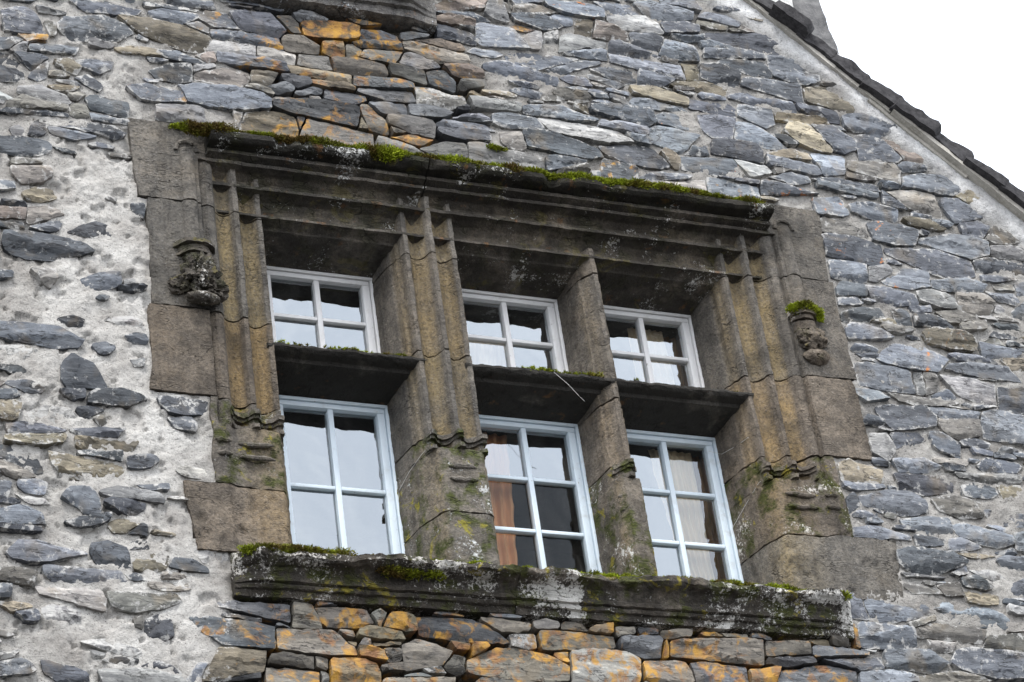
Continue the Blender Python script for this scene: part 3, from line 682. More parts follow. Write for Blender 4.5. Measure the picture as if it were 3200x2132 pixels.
s -1699 -516 -1613 -501 -1493 -513 -1507 -582 -1597 -591 -1662 -573 -1691 -540
s -1651 -608 -1575 -594 -1555 -633 -1556 -659 -1623 -655
s -2347 -707 -2275 -690 -2190 -701 -2127 -709 -2105 -701 -2119 -728 -2213 -748 -2340 -756
t -2361 -758 -2277 -749 -2128 -734 -2106 -726 -2120 -773 -2194 -795 -2300 -801 -2358 -792
s -2084 -714 -1997 -705 -1867 -696 -1890 -724 -1978 -748 -2042 -730
t -2068 -732 -1978 -748 -1877 -722 -1804 -740 -1828 -782 -1916 -806 -2002 -810 -2061 -791
s -2384 -810 -2300 -816 -2225 -847 -2211 -924 -2236 -931 -2303 -909 -2385 -878
s -2054 -820 -1980 -803 -1881 -808 -1883 -843 -1983 -852 -2046 -839
t -2174 -832 -2122 -822 -2046 -844 -1961 -850 -1875 -847 -1874 -916 -1901 -943 -2007 -924 -2114 -934 -2167 -881
s -1857 -845 -1808 -825 -1734 -818 -1726 -832 -1754 -859 -1798 -874 -1850 -874
b -2386 -902 -2353 -899 -2245 -957 -2284 -970 -2354 -957 -2387 -932
s -2313 -973 -2262 -963 -2200 -981 -2210 -1030 -2265 -1036 -2306 -1006
s -2389 -999 -2347 -995 -2357 -1054 -2390 -1076
s -2131 -1042 -2095 -1000 -2010 -987 -1982 -1019 -1981 -1101 -2040 -1101 -2081 -1062
g -1977 -1009 -1902 -972 -1795 -982 -1731 -995 -1711 -1023 -1722 -1053 -1756 -1046 -1797 -1021 -1842 -1049 -1905 -1026
s -1958 -1055 -1905 -1021 -1842 -1054 -1789 -1020 -1800 -1070 -1845 -1103 -1895 -1088
s -1794 -957 -1689 -947 -1690 -967 -1760 -973
s -2392 -1124 -2308 -1097 -2226 -1132 -2215 -1174 -2270 -1193 -2393 -1190
s -2114 -1156 -2050 -1131 -1943 -1112 -1954 -1146 -2018 -1162 -2081 -1172
t -1950 -1151 -1910 -1123 -1824 -1111 -1803 -1128 -1858 -1181 -1926 -1187
m -2323 -1031 -2223 -1051 -2199 -1073 -2266 -1074
s -2362 -1315 -2316 -1262 -2246 -1256 -2221 -1294 -2123 -1286 -2061 -1300 -2155 -1318 -2200 -1342 -2275 -1348 -2345 -1334
s -2025 -1287 -2015 -1251 -1951 -1231 -1880 -1260 -1864 -1304 -1871 -1340 -1979 -1359 -2009 -1326
s -2393 -1188 -2306 -1191 -2217 -1178 -2226 -1204 -2328 -1208 -2394 -1208
t -1858 -1273 -1794 -1263 -1712 -1251 -1706 -1301 -1731 -1349 -1800 -1359 -1853 -1339
d -1862 -1259 -1851 -1227 -1797 -1223 -1789 -1247 -1840 -1262
d -1863 -1187 -1820 -1143 -1793 -1156 -1795 -1187
s -2219 -1373 -2157 -1363 -2069 -1371 -1912 -1363 -1887 -1401 -1880 -1436 -1908 -1453 -2006 -1446 -2094 -1433 -2181 -1425 -2216 -1403
s -1882 -1376 -1822 -1361 -1773 -1367 -1779 -1393 -1869 -1395
b -1789 -1414 -1734 -1399 -1643 -1392 -1607 -1405 -1646 -1438 -1714 -1443 -1781 -1428
b -1732 -1369 -1641 -1362 -1643 -1392 -1734 -1394
b -2399 -1407 -2312 -1395 -2255 -1406 -2270 -1456 -2348 -1452 -2400 -1447
s -2400 -1466 -2361 -1463 -2363 -1512 -2401 -1515
b -2248 -1464 -2139 -1466 -1993 -1454 -1977 -1493 -1984 -1552 -2054 -1548 -2163 -1517 -2228 -1502
t -2402 -1554 -2294 -1541 -2273 -1554 -2339 -1588
s -2343 -1588 -2273 -1559 -2248 -1576 -2253 -1611 -2297 -1619
m -2230 -1561 -2177 -1537 -2089 -1540 -2083 -1613 -2154 -1633 -2223 -1609
b -1971 -1473 -1851 -1473 -1692 -1456 -1667 -1484 -1742 -1525 -1877 -1544 -1956 -1521
s -1822 -1595 -1757 -1555 -1713 -1577 -1708 -1640 -1751 -1678 -1795 -1666 -1824 -1634
b -1857 -1582 -1825 -1575 -1828 -1624 -1854 -1612
m -2069 -1694 -1994 -1680 -1886 -1711 -1851 -1728 -1888 -1755 -1975 -1736 -2044 -1717
s -1985 -1771 -1932 -1753 -1857 -1753 -1863 -1782 -1934 -1786
m -2036 -1736 -1984 -1737 -1976 -1756 -2028 -1754
s -2409 -1803 -2323 -1783 -2273 -1832 -2291 -1847 -2410 -1864
s -2238 -1796 -2152 -1810 -2067 -1838 -2060 -1880 -2176 -1878 -2231 -1839
g -2014 -1825 -1934 -1801 -1824 -1799 -1715 -1821 -1681 -1852 -1991 -1890
s -1824 -1789 -1765 -1766 -1678 -1809 -1680 -1828 -1759 -1814
s -1654 -1841 -1604 -1770 -1555 -1767 -1606 -1857
d -1514 -1832 -1375 -1795 -1380 -1853 -1516 -1861
d -1466 -1484 -1397 -1489 -1352 -1496 -1356 -1546 -1416 -1551 -1465 -1534
m -1577 -1230 -1469 -1210 -1464 -1271 -1544 -1288
m -2408 -1765 -2344 -1761 -2366 -1786 -2408 -1789
so -1477 -1485 -1426 -1476 -1297 -1482 -1194 -1479 -1201 -1560 -1257 -1564 -1350 -1561 -1441 -1547 -1476 -1530
bo -1194 -1474 -1119 -1479 -1097 -1492 -1099 -1568 -1164 -1558 -1199 -1540
bo -1087 -1486 -967 -1478 -863 -1485 -839 -1530 -904 -1554 -999 -1561 -1075 -1516
g -836 -1499 -810 -1482 -782 -1490 -808 -1548 -829 -1519
to -788 -1500 -706 -1494 -658 -1501 -658 -1542 -737 -1558 -789 -1551
so -1606 -1564 -1570 -1567 -1525 -1578 -1486 -1546 -1395 -1554 -1337 -1580 -1273 -1590 -1281 -1685 -1359 -1681 -1474 -1683 -1516 -1637 -1573 -1606
bo -1269 -1590 -1202 -1575 -1095 -1578 -1000 -1571 -936 -1632 -932 -1692 -1035 -1689 -1174 -1678 -1275 -1665
bo -995 -1566 -929 -1571 -928 -1601 -980 -1605
to -980 -1605 -919 -1611 -938 -1657 -974 -1635
t -920 -1571 -890 -1558 -762 -1565 -745 -1589 -838 -1605 -918 -1596
g -906 -1620 -867 -1607 -861 -1642 -909 -1645
t -858 -1617 -728 -1608 -731 -1634 -852 -1647
O -924 -1656 -889 -1639 -815 -1654 -799 -1688 -812 -1714 -895 -1700 -926 -1682
b -816 -1664 -774 -1631 -732 -1639 -728 -1689 -777 -1702 -809 -1694
b -726 -1633 -645 -1597 -529 -1635 -536 -1697 -602 -1721 -686 -1741 -725 -1709
t -1604 -1804 -1520 -1701 -1428 -1685 -1333 -1699 -1321 -1722 -1331 -1787 -1414 -1802 -1506 -1822 -1575 -1846 -1607 -1843
b -1312 -1722 -1270 -1709 -1122 -1714 -1126 -1754 -1159 -1761 -1273 -1749 -1309 -1746
b -1112 -1714 -1066 -1716 -1060 -1755 -1111 -1748
bo -1330 -1777 -1228 -1761 -1127 -1769 -1102 -1802 -1105 -1831 -1336 -1845
g -1090 -1772 -1062 -1770 -1067 -1819 -1099 -1816
O -1052 -1720 -990 -1701 -919 -1696 -849 -1707 -835 -1756 -841 -1816 -1063 -1829
d -1570 -1836 -1461 -1814 -1336 -1797 -1345 -1846 -1572 -1860
b -832 -1725 -729 -1704 -734 -1744 -825 -1755
bo -827 -1765 -686 -1746 -542 -1747 -549 -1798 -832 -1815
so -651 -1498 -583 -1493 -477 -1499 -346 -1485 -336 -1512 -307 -1523 -245 -1546 -250 -1582 -403 -1593 -509 -1587 -593 -1579 -648 -1538
g -96 -1481 -59 -1469 1 -1483 -2 -1502 -87 -1508
b -324 -1484 -258 -1484 -216 -1494 -151 -1494 -154 -1517 -243 -1528 -320 -1520
m -235 -1536 -155 -1522 -103 -1527 -118 -1574 -187 -1596 -231 -1572
bo -101 -1518 -29 -1504 113 -1503 225 -1504 223 -1569 56 -1585 -34 -1595 -102 -1582
O -480 -1594 -441 -1591 -416 -1598 -419 -1616 -470 -1615
O -413 -1602 -382 -1596 -365 -1631 -370 -1640 -423 -1648
bo -424 -1657 -341 -1616 -210 -1607 -61 -1628 19 -1682 17 -1727 -55 -1740 -186 -1744 -315 -1743 -420 -1727 -446 -1694
b -456 -1677 -462 -1721 -506 -1737 -567 -1710 -537 -1673
m -621 -1740 -609 -1709 -565 -1701 -543 -1726 -579 -1746
s -719 -1755 -655 -1742 -616 -1775 -534 -1792 -703 -1802
O -2 -1616 17 -1610 25 -1641 3 -1647
"""
TONE = {'s': (0.131, 0.144, 0.166), 'd': (0.078, 0.084, 0.096), 'b': (0.165, 0.157, 0.144), 't': (0.195, 0.172, 0.130),
        'g': (0.215, 0.217, 0.218), 'p': (0.190, 0.162, 0.146), 'T': (0.33, 0.295, 0.235), 'm': (0.22, 0.22, 0.22), 'O': (0.18, 0.145, 0.10)}

def smooth01(x): x = np.clip(x, 0, 1); return x * x * (3 - 2 * x)
def zone(x, z):
    """left: thick flush lime pointing; dry: open deep joints with lichen; verge: white rendering under the roof edge"""
    x = np.asarray(x, float); z = np.asarray(z, float)
    P = np.stack([x, 0 * x, z], 1); j = 0.18 * fbm(P, 2.2, 3, 5)
    left = smooth01((-1.15 - x + j) / 0.55) * smooth01((1.25 - z + j * 1.5 - 0.35 * (x + 2.2)) / 0.6)
    left = np.maximum(left, 0.55 * smooth01((-1.35 - x + j) / 0.5))
    dryt = smooth01((0.62 - np.abs(x + 0.55) + j) / 0.25) * smooth01((z - 0.9) / 0.1) * smooth01((1.95 - z) / 0.1)
    dryb = smooth01((-1.36 - z + 0.06 * np.sin(3 * x)) / 0.05) * smooth01((x + 1.50 + j * .5) / 0.12) * smooth01((1.45 - x + j) / 0.2)
    dry = np.maximum(dryt, dryb); left = left * (1 - dry)
    d = (verge_z(x) - z) / 1.342
    verge = smooth01((0.27 + j * 0.55 - d) / 0.10)
    return left, dry, verge

ZX = np.arange(-3.6, 4.6, .02); ZZg = np.arange(-3.2, 3.8, .02)
_zx, _zz = np.meshgrid(ZX, ZZg); ZG = [a.reshape(_zx.shape) for a in zone(_zx.ravel(), _zz.ravel())]
def zone_at(x, z):
    i = np.clip(((np.asarray(x, float) + 3.6) / .02).astype(int), 0, len(ZX) - 1); j = np.clip(((np.asarray(z, float) + 3.2) / .02).astype(int), 0, len(ZZg) - 1)
    return ZG[0][j, i], ZG[1][j, i], ZG[2][j, i]
def refine(poly, step=0.026, jit=0.0020, grow=0.0):
    c = poly.mean(0); n = len(poly)
    area = 0.5 * np.sum(poly[:, 0] * np.roll(poly[:, 1], -1) - np.roll(poly[:, 0], -1) * poly[:, 1])
    if area < 0: poly = poly[::-1]
    # cut the corners a little
    q = []
    for i in range(n):
        a, b, d = poly[i - 1], poly[i], poly[(i + 1) % n]
        la, ld = np.linalg.norm(a - b), np.linalg.norm(d - b)
        t = min(0.007, 0.22 * la, 0.22 * ld) * random.uniform(0.2, 1.4)
        q += [b + (a - b) / max(la, 1e-6) * t, b + (d - b) / max(ld, 1e-6) * t]
    out = []
    for i in range(len(q)):
        a, b = q[i], q[(i + 1) % len(q)]; L = np.linalg.norm(b - a); m = max(1, int(round(L / step)))
        nr = np.array([b[1] - a[1], a[0] - b[0]]) / max(L, 1e-6)
        for k in range(m):
            t = k / m; out.append(a + (b - a) * t + nr * (grow + random.gauss(0, jit if k else jit * 0.5)))
    return np.array(out)
def inside(pts, poly):
    x, y = pts[:, 0], pts[:, 1]; r = np.zeros(len(pts), bool); n = len(poly)
    for i in range(n):
        x0, y0 = poly[i]; x1, y1 = poly[(i + 1) % n]
        if y0 == y1: continue
        r ^= ((y0 > y) != (y1 > y)) & (x < (x1 - x0) * (y - y0) / (y1 - y0) + x0)
    return r
def edge_dist(pts, poly):
    a = poly; b = np.roll(poly, -1, 0); ab = b - a; L = np.maximum((ab ** 2).sum(1), 1e-12)
    t = np.clip(((pts[:, None] - a) * ab).sum(2) / L, 0, 1); d = pts[:, None] - (a + ab * t[..., None])
    return np.sqrt((d ** 2).sum(2)).min(1)

def stone_mesh(poly, code, seed, front, vis=True):
    """rough split stone: uneven outline, stepped flakes on the face, returns back into the wall"""
    rs = random.Random(seed)
    P = refine(poly); n = len(P)
    lo, hi = P.min(0), P.max(0); size = hi - lo
    sp = 0.0125 if vis else 0.022
    gx = np.arange(lo[0], hi[0], sp); gz = np.arange(lo[1], hi[1], sp)
    G = np.stack(np.meshgrid(gx, gz), -1).reshape(-1, 2)
    if len(G):
        G = G + np.random.default_rng(seed).uniform(-.35, .35, G.shape) * sp
        G = G[inside(G, P)]
    if len(G): G = G[edge_dist(G, P) > 0.009]
    # ring just inside the arris
    c = P.mean(0); nx = np.roll(P, -1, 0) - np.roll(P, 1, 0); nr = np.stack([-nx[:, 1], nx[:, 0]], 1); nr /= np.maximum(np.linalg.norm(nr, axis=1), 1e-6)[:, None]
    A = np.concatenate([P, G]) if len(G) else P
    r = delaunay_2d_cdt([Vector(v) for v in A.tolist()], [(i, (i + 1) % n) for i in range(n)], [], 1, 1e-5)
    vv = np.array([v[:] for v in r[0]]); tri = [t for t in r[2]]
    if len(tri) < 4: return None
    d = edge_dist(vv, P)
    P3 = np.stack([vv[:, 0], np.full(len(vv), seed * 0.37), vv[:, 1]], 1)
    rel = (vv - (lo + hi) / 2) / np.maximum(size, 0.03)
    wx = 0.07 * vnoise(P3, 22, 1) + 0.03 * vnoise(P3, 75, 2); wz = 0.09 * vnoise(P3, 24, 3) + 0.05 * vnoise(P3, 80, 4)
    u, v = rel[:, 0] + wx, rel[:, 1] + wz
    sz = min(size[1], .14); tf = np.ones(len(vv))
    h = u * rs.uniform(-.014, .014) + v * rs.uniform(-.008, .016) * (sz / .09)                 # main cleft face
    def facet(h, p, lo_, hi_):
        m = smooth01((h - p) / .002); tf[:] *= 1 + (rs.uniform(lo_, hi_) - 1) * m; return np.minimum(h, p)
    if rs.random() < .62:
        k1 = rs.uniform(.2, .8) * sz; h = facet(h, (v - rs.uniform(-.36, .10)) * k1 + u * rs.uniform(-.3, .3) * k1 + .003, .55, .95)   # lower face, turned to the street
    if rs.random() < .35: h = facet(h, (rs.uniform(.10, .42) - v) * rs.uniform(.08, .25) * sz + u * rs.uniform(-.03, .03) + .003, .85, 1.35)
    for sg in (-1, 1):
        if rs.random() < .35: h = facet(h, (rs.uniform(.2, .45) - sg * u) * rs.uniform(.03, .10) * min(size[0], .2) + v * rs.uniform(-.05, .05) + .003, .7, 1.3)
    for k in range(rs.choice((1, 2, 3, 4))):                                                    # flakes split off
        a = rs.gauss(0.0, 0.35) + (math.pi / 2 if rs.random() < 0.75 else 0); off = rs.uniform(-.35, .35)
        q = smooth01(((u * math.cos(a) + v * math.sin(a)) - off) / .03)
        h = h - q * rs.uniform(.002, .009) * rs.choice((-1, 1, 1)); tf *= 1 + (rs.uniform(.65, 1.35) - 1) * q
    h = np.maximum(h, -.018) + 0.0010 * fbm(P3, 30, 2, 3)
    h -= rs.uniform(.001, .0035) * (1 - smooth01(d / .004))
    yf = front - h
    nv = len(vv)
    # boundary loop order
    cnt = {}
    for t in tri:
        for i in range(len(t)):
            e = (t[i], t[(i + 1) % len(t)]); cnt[e] = 1
    bnd = [e for e in cnt if (e[1], e[0]) not in cnt]
    V = np.concatenate([np.stack([vv[:, 0], yf, vv[:, 1]], 1)]); F = [tuple(t) for t in tri]
    bv = sorted({i for e in bnd for i in e}); mp = {v: nv + k for k, v in enumerate(bv)}
    back = V[bv].copy(); back[:, 1] = 0.075; back[:, [0, 2]] = c + (back[:, [0, 2]] - c) * 0.97
    V = np.concatenate([V, back]); F += [(b, a, mp[a], mp[b]) for a, b in bnd]
    # orient faces outwards (towards -y)
    t = F[0]; nrm = np.cross(V[t[1]] - V[t[0]], V[t[2]] - V[t[0]])
    if nrm[1] > 0: F = [f[::-1] for f in F]
    base = np.array(TONE[code[0]]); zl = float(zone_at([c[0]], [c[1]])[0][0]); zd = float(zone_at([c[0]], [c[1]])[1][0]); base = base * (1 + zd * np.array([-.16, -.19, -.24])); tone = base * (1 - .38 * zl * (code[0] in 'sd')) * rs.choice((rs.uniform(.5, .8), rs.uniform(.75, 1.15), rs.uniform(.9, 1.4))) * np.array([1 + rs.gauss(0, .018), 1, 1 + rs.gauss(0, .02)])
    lf, dr, vg = zone_at(V[:, 0], V[:, 2])
    lime = np.clip(0.40 + 0.10 * lf + 0.6 * vg - 0.35 * dr, 0, 1) * rs.uniform(.3, 1.0)
    eg = np.concatenate([1 - smooth01(d / .016), np.zeros(len(bv))]); lime = np.clip(lime + eg * .5 * (1 - dr) * (1 - .3 * lf), 0, 1)
    if code[0] == 'm': lime = np.clip(lime + 0.7, 0, 1)
    lich = 0.0
    if 'o' in code: lich = rs.uniform(.45, .85)
    if code[0] == 'O': lich = 1.5
    run = np.clip(.42 + .16 * (c[1] < 0) + .55 * fbm(np.stack([V[:, 0], 0 * V[:, 0], V[:, 2]], 1), 3.4, 2, 71), 0, 1) * dr
    lich = np.clip(.55 * lich + .62 * run if lich else .8 * run * rs.choice((.5, .8, 1)), 0, 1.0)
    red = 1.0 if 'r' in code else 0.0
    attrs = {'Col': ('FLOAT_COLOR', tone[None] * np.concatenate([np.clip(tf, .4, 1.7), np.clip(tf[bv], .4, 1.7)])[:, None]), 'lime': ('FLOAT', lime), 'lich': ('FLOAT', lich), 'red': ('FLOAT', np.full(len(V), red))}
    return V, F, attrs

# occupancy map used to fill the places between the stones that were set first
OX0, OZ0, ORES = -3.4, -3.0, 0.01
ONX, ONZ = 760, 660
occ = np.zeros((ONZ, ONX), bool)
gxx = OX0 + (np.arange(ONX) + .5) * ORES; gzz = OZ0 + (np.arange(ONZ) + .5) * ORES
def mark(poly):
    lo, hi = poly.min(0), poly.max(0)
    i0, i1 = int((lo[0] - OX0) / ORES) - 1, int((hi[0] - OX0) / ORES) + 2; j0, j1 = int((lo[1] - OZ0) / ORES) - 1, int((hi[1] - OZ0) / ORES) + 2
    i0, j0 = max(i0, 0), max(j0, 0); i1, j1 = min(i1, ONX), min(j1, ONZ)
    if i1 <= i0 or j1 <= j0: return
    X, Zg = np.meshgrid(gxx[i0:i1], gzz[j0:j1]); m = inside(np.stack([X.ravel(), Zg.ravel()], 1), poly).reshape(X.shape)
    occ[j0:j1, i0:i1] |= m
def in_rects(x, z, g=0.0):
    m = np.zeros(np.shape(x), bool)
    for (a, b, c, d) in RECTS: m |= (x > a - g) & (x < b + g) & (z > c - g) & (z < d + g)
    return m
XX, ZZ = np.meshgrid(gxx, gzz)
occ |= in_rects(XX, ZZ, 0.0); occ |= (verge_z(XX) - ZZ) / 1.342 < 0.06

def hull(P):
    P = sorted(map(tuple, P)); 
    def half(pts):
        o = []
        for q in pts:
            while len(o) > 1 and (o[-1][0] - o[-2][0]) * (q[1] - o[-2][1]) - (o[-1][1] - o[-2][1]) * (q[0] - o[-2][0]) <= 0: o.pop()
            o.append(q)
        return o[:-1]
    return np.array(half(P) + half(P[::-1]))
def clip(poly, n, c):
    """keep the part of a convex outline where n.p <= c"""
    out = []; m = len(poly)
    for q in range(m):
        a, b = poly[q], poly[(q + 1) % m]; da, db = n @ a - c, n @ b - c
        if da <= 0: out.append(a)
        if (da < 0 < db) or (db < 0 < da): out.append(a + (b - a) * da / (da - db))
    return out
def boundary(h, st=.012):
    o = []
    for q in range(len(h)):
        a, b = h[q], h[(q + 1) % len(h)]; m = max(1, int(np.linalg.norm(b - a) / st)); o += [a + (b - a) * t / m for t in range(m)]
    return np.array(o)
def pack(hulls, todo, gfun, joint):
    """each stone swells towards its neighbours until only the joint is left between them"""
    B = [boundary(h) for h in hulls]; lo = np.array([h.min(0) for h in hulls]); hi = np.array([h.max(0) for h in hulls]); cs = np.array([h.mean(0) for h in hulls])
    NRM = []
    for h in hulls:
        e = np.roll(h, -1, 0) - h; n = np.stack([e[:, 1], -e[:, 0]], 1); NRM.append(n / np.maximum(np.linalg.norm(n, axis=1), 1e-6)[:, None])
    res = {}
    for a in todo:
        h = hulls[a]; g = gfun(cs[a]); m = len(h)
        poly = [np.array(v, float) for v in ((lo[a][0] - .2, lo[a][1] - .2), (hi[a][0] + .2, lo[a][1] - .2), (hi[a][0] + .2, hi[a][1] + .2), (lo[a][0] - .2, hi[a][1] + .2))]
        for q in range(m):
            e = h[(q + 1) % m] - h[q]; L = np.linalg.norm(e)
            if L < 1e-4: continue
            n = np.array([e[1], -e[0]]) / L; poly = clip(poly, n, n @ h[q] + .007 + (g - .007) * (1 - .72 * abs(n[1]) ** 2))   # they swell along the courses more than across
        R2 = 2 * g + .012
        nb = np.where((lo[:, 0] < hi[a][0] + R2) & (hi[:, 0] > lo[a][0] - R2) & (lo[:, 1] < hi[a][1] + R2) & (hi[:, 1] > lo[a][1] - R2))[0]
        for b in nb:
            if b == a or not len(poly): continue
            hb = hulls[b]; D = B[a][:, None] - B[b][None]; d2 = (D ** 2).sum(2); q = np.unravel_index(d2.argmin(), d2.shape); v = B[b][q[1]] - B[a][q[0]]
            C = np.concatenate([NRM[a], -NRM[b], v[None] / max(np.linalg.norm(v), 1e-6)])          # candidate dividing lines: the sides of both stones
            mx = (C @ h.T).max(1); mn = (C @ hb.T).min(1); sep = mn - mx; kx = int(sep.argmax())
            if sep[kx] > 2 * g + .01: continue
            poly = clip(poly, C[kx], (mx[kx] + mn[kx]) / 2 - joint(cs[a]) / 2)
        if len(poly) > 2:
            P = np.array(poly); ar = abs(.5 * np.sum(P[:, 0] * np.roll(P[:, 1], -1) - np.roll(P[:, 0], -1) * P[:, 1]))
            if ar > .0006: res[a] = P
    return res
JR = random.Random(9)
def joint_w(c):
    lf, dr, vg = zone_at([c[0]], [c[1]]); return JR.uniform(.003, .011) + .002 * float(dr[0])
def g_set(c):
    lf, dr, vg = zone_at([c[0]], [c[1]]); return .030 * (1 - float(lf[0])) * (1 - .7 * float(vg[0])) * (1 - .2 * float(dr[0])) + .009
codes = []; hulls = []
for ln in STONES.strip().splitlines():
    t = ln.split(); p = np.array(list(map(float, t[1:]))).reshape(-1, 2) / 1000.0
    lf = float(zone_at([p[:, 0].mean()], [p[:, 1].mean()])[0][0])
    codes.append(t[0]); hulls.append(hull(p))
packed = pack(hulls, range(len(hulls)), g_set, joint_w)
specs = [(codes[a], P) for a, P in packed.items()]
for _, P in specs: mark(P)
n_set = len(specs)
def free(x0, x1, z0, z1, allow):
    i0, i1, j0, j1 = [int(v) for v in ((x0 - OX0) / ORES, (x1 - OX0) / ORES, (z0 - OZ0) / ORES, (z1 - OZ0) / ORES)]
    if i0 < 0 or j0 < 0 or i1 >= ONX or j1 >= ONZ: return False
    return occ[j0:j1, i0:i1].mean() <= allow
IN_VIEW = lambda x, z: -2.42 < x < 3.2 and -1.95 < z < 2.75
fr = random.Random(3)
for (wmin, wmax, tries) in ((.24, .36, 1500), (.13, .24, 4500), (.075, .13, 6000), (.045, .075, 2500)):
    for _ in range(tries):
        x, z = fr.uniform(-2.9, 4.15), fr.uniform(-2.3, 3.1)
        ww = fr.uniform(wmin, wmax); hh = ww * fr.uniform(.14, .34)
        if not free(x - ww / 2, x + ww / 2, z - hh / 2, z + hh / 2, 0.10): continue
        lf, dr, vg = zone_at([x], [z]); lf, vg = float(lf[0]), float(vg[0])
        if fr.random() < vg * 0.93: continue
        if IN_VIEW(x, z) and lf > .15 and fr.random() < 0.35 + lf * 0.62: continue
        a, b = ww / 2, hh / 2; U = fr.uniform; sk = U(-.25, .25) * a
        pp = [(-a * U(.85, 1.1), U(-.5, .5) * b), (-a * U(.45, .8) + sk, b * U(.75, 1.1)), (a * U(.3, .7) + sk, b * U(.75, 1.15)), (a * U(.85, 1.1), U(-.4, .5) * b), (a * U(.5, .85) - sk, -b * U(.75, 1.1)), (-a * U(.4, .8) - sk, -b * U(.75, 1.1))]
        if fr.random() < .4: pp.pop(fr.randrange(6))
        pp = np.array(pp) + (x, z)
        code = fr.choice('sssssssbbgtd') + ('o' if dr[0] > .5 and fr.random() < .4 else '')
        specs.append((code, pp)); mark(pp)

hl = [hull(P) for _, P in specs]
res = pack(hl, range(n_set, len(hl)), lambda c: .016 * (1 - float(zone_at([c[0]], [c[1]])[0][0])) + .002, joint_w)
specs = specs[:n_set] + [(specs[a][0], P) for a, P in res.items()]
# nothing may run into the dressed blocks
def clear(P):
    for (a, b, c0, d0) in RECTS:
        if P[:, 0].min() < b and P[:, 0].max() > a and P[:, 1].min() < d0 and P[:, 1].max() > c0:
            cx, cz = P.mean(0)
            if a < cx < b and c0 < cz < d0: return None
            # push the outline back behind the nearest side of the block
            dx = (a - cx) if cx < a else (cx - b if cx > b else -9); dz = (c0 - cz) if cz < c0 else (cz - d0 if cz > d0 else -9)
            P = P.copy()
            if dx > dz: P[:, 0] = np.minimum(P[:, 0], a - .002) if cx < a else np.maximum(P[:, 0], b + .002)
            else: P[:, 1] = np.minimum(P[:, 1], c0 - .002) if cz < c0 else np.maximum(P[:, 1], d0 + .002)
    return P
sp2 = []
for cd, P in specs:
    P = clear(P)
    if P is None: continue
    P = hull(P)
    if len(P) > 2 and np.ptp(P[:, 0]) > .015 and np.ptp(P[:, 1]) > .012: sp2.append((cd, P))
specs = sp2

# mortar sheet, finer where the photograph looks
def mortar_sheet():
    st = 0.0095
    xs = np.arange(-2.75, 4.1, st); zs = np.arange(-2.2, 3.05, st)
    X, Zg = np.meshgrid(xs, zs); x, z = X.ravel(), Zg.ravel(); P = np.stack([x, 0 * x, z], 1)
    lf, dr, vg = zone(x, z)
    strip = np.clip(smooth01((x + 2.25 + .5 * fbm(P, 2.5, 3, 8)) / .35), 0, 1); lv = -0.021 + 0.002 * lf + 0.008 * lf * (1 - strip) + 0.056 * dr - 0.026 * vg + (0.004 + 0.020 * fbm(P, 3.3, 3, 66)) * (1 - lf) * (1 - vg)
    rough = 0.007 * fbm(P, 5, 3, 1) + 0.008 * fbm(P, 26, 3, 2) + 0.0035 * vnoise(P, 95, 3)
    chip = fbm(P, 11, 5, 31, .6); rough += 0.012 * smooth01((chip - .16) / .07) * (0.3 + lf)          # broken-off patches
    y = lv + rough * (1.0 - 0.35 * vg)
    warm = np.array([0.545, 0.535, 0.515]); grey = np.array([0.37, 0.36, 0.343]); white = np.array([0.70, 0.71, 0.72]); dirt = np.array([0.11, 0.10, 0.085])
    t = 0.5 + 0.9 * fbm(P, 3.1, 4, 44)
    c = grey[None] * (0.85 + 0.3 * np.clip(t, 0, 1))[:, None]
    strip = np.clip(strip * .8 + .2 + .25 * fbm(P, 4, 3, 9), 0, 1); c = c + (warm - c) * (lf * strip)[:, None]; c = c + (white - c) * vg[:, None]; c = c + (dirt - c) * dr[:, None]
    nx, nz = len(xs), len(zs); idx = np.arange(nx * nz).reshape(nz, nx)
    F = np.stack([idx[:-1, :-1], idx[:-1, 1:], idx[1:, 1:], idx[1:, :-1]], -1).reshape(-1, 4)
    fx, fz = x[F].mean(1), z[F].mean(1)
    hole = np.zeros(len(fx), bool)
    for (a, b, c0, d0) in RECTS: hole |= (fx > a + .012) & (fx < b - .012) & (fz > c0 - .002) & (fz < d0 + .002)
    keep = ~hole & (verge_z(fx) - fz > -0.02)
    F = F[keep]; used = np.unique(F); mp = np.full(nx * nz, -1); mp[used] = np.arange(len(used))
    V = np.stack([x, y, z], 1)[used]
    return V, mp[F], {'Col': ('FLOAT_COLOR', c[used])}
V, F, at = mortar_sheet()
WALL = mk('wall', V, F, M_MORTAR, HOUSE, True, None, at)
tag(WALL, 'rubble wall of blue-grey stones set in pale lime mortar')
# the rest of the gable, out of frame: down to the street, to the left, and the core behind the face
mb = MB()
mb.box(-7, -2.74, 0.0, 0.5, -Z0, 3.0); mb.box(-2.74, 4.6, 0.0, 0.5, -Z0, -2.19)
mb.add([(-2.74, .10, -2.19), (-1.30, .10, -2.19), (-1.30, .10, 3.0), (-2.74, .10, 3.0)], [(0, 1, 2, 3)])
mb.add([(1.40, .10, -2.19), (4.6, .10, -2.19), (4.6, .10, -.35), (1.40, .10, 2.6)], [(0, 1, 2, 3)])
mb.add([(-1.30, .10, 0.95), (1.40, .10, 0.95), (1.40, .10, 2.66), (1.0, .10, 3.0), (-1.30, .10, 3.0)], [(0, 1, 2, 3, 4)])
mb.add([(-1.30, .10, -2.19), (1.40, .10, -2.19), (1.40, .10, -1.40), (-1.30, .10, -1.40)], [(0, 1, 2, 3)])
mb.build('wall_core', M_MORTAR, HOUSE, False, None, {'Col': ('FLOAT_COLOR', np.tile([.30, .285, .26], (len(mb.V), 1)))})

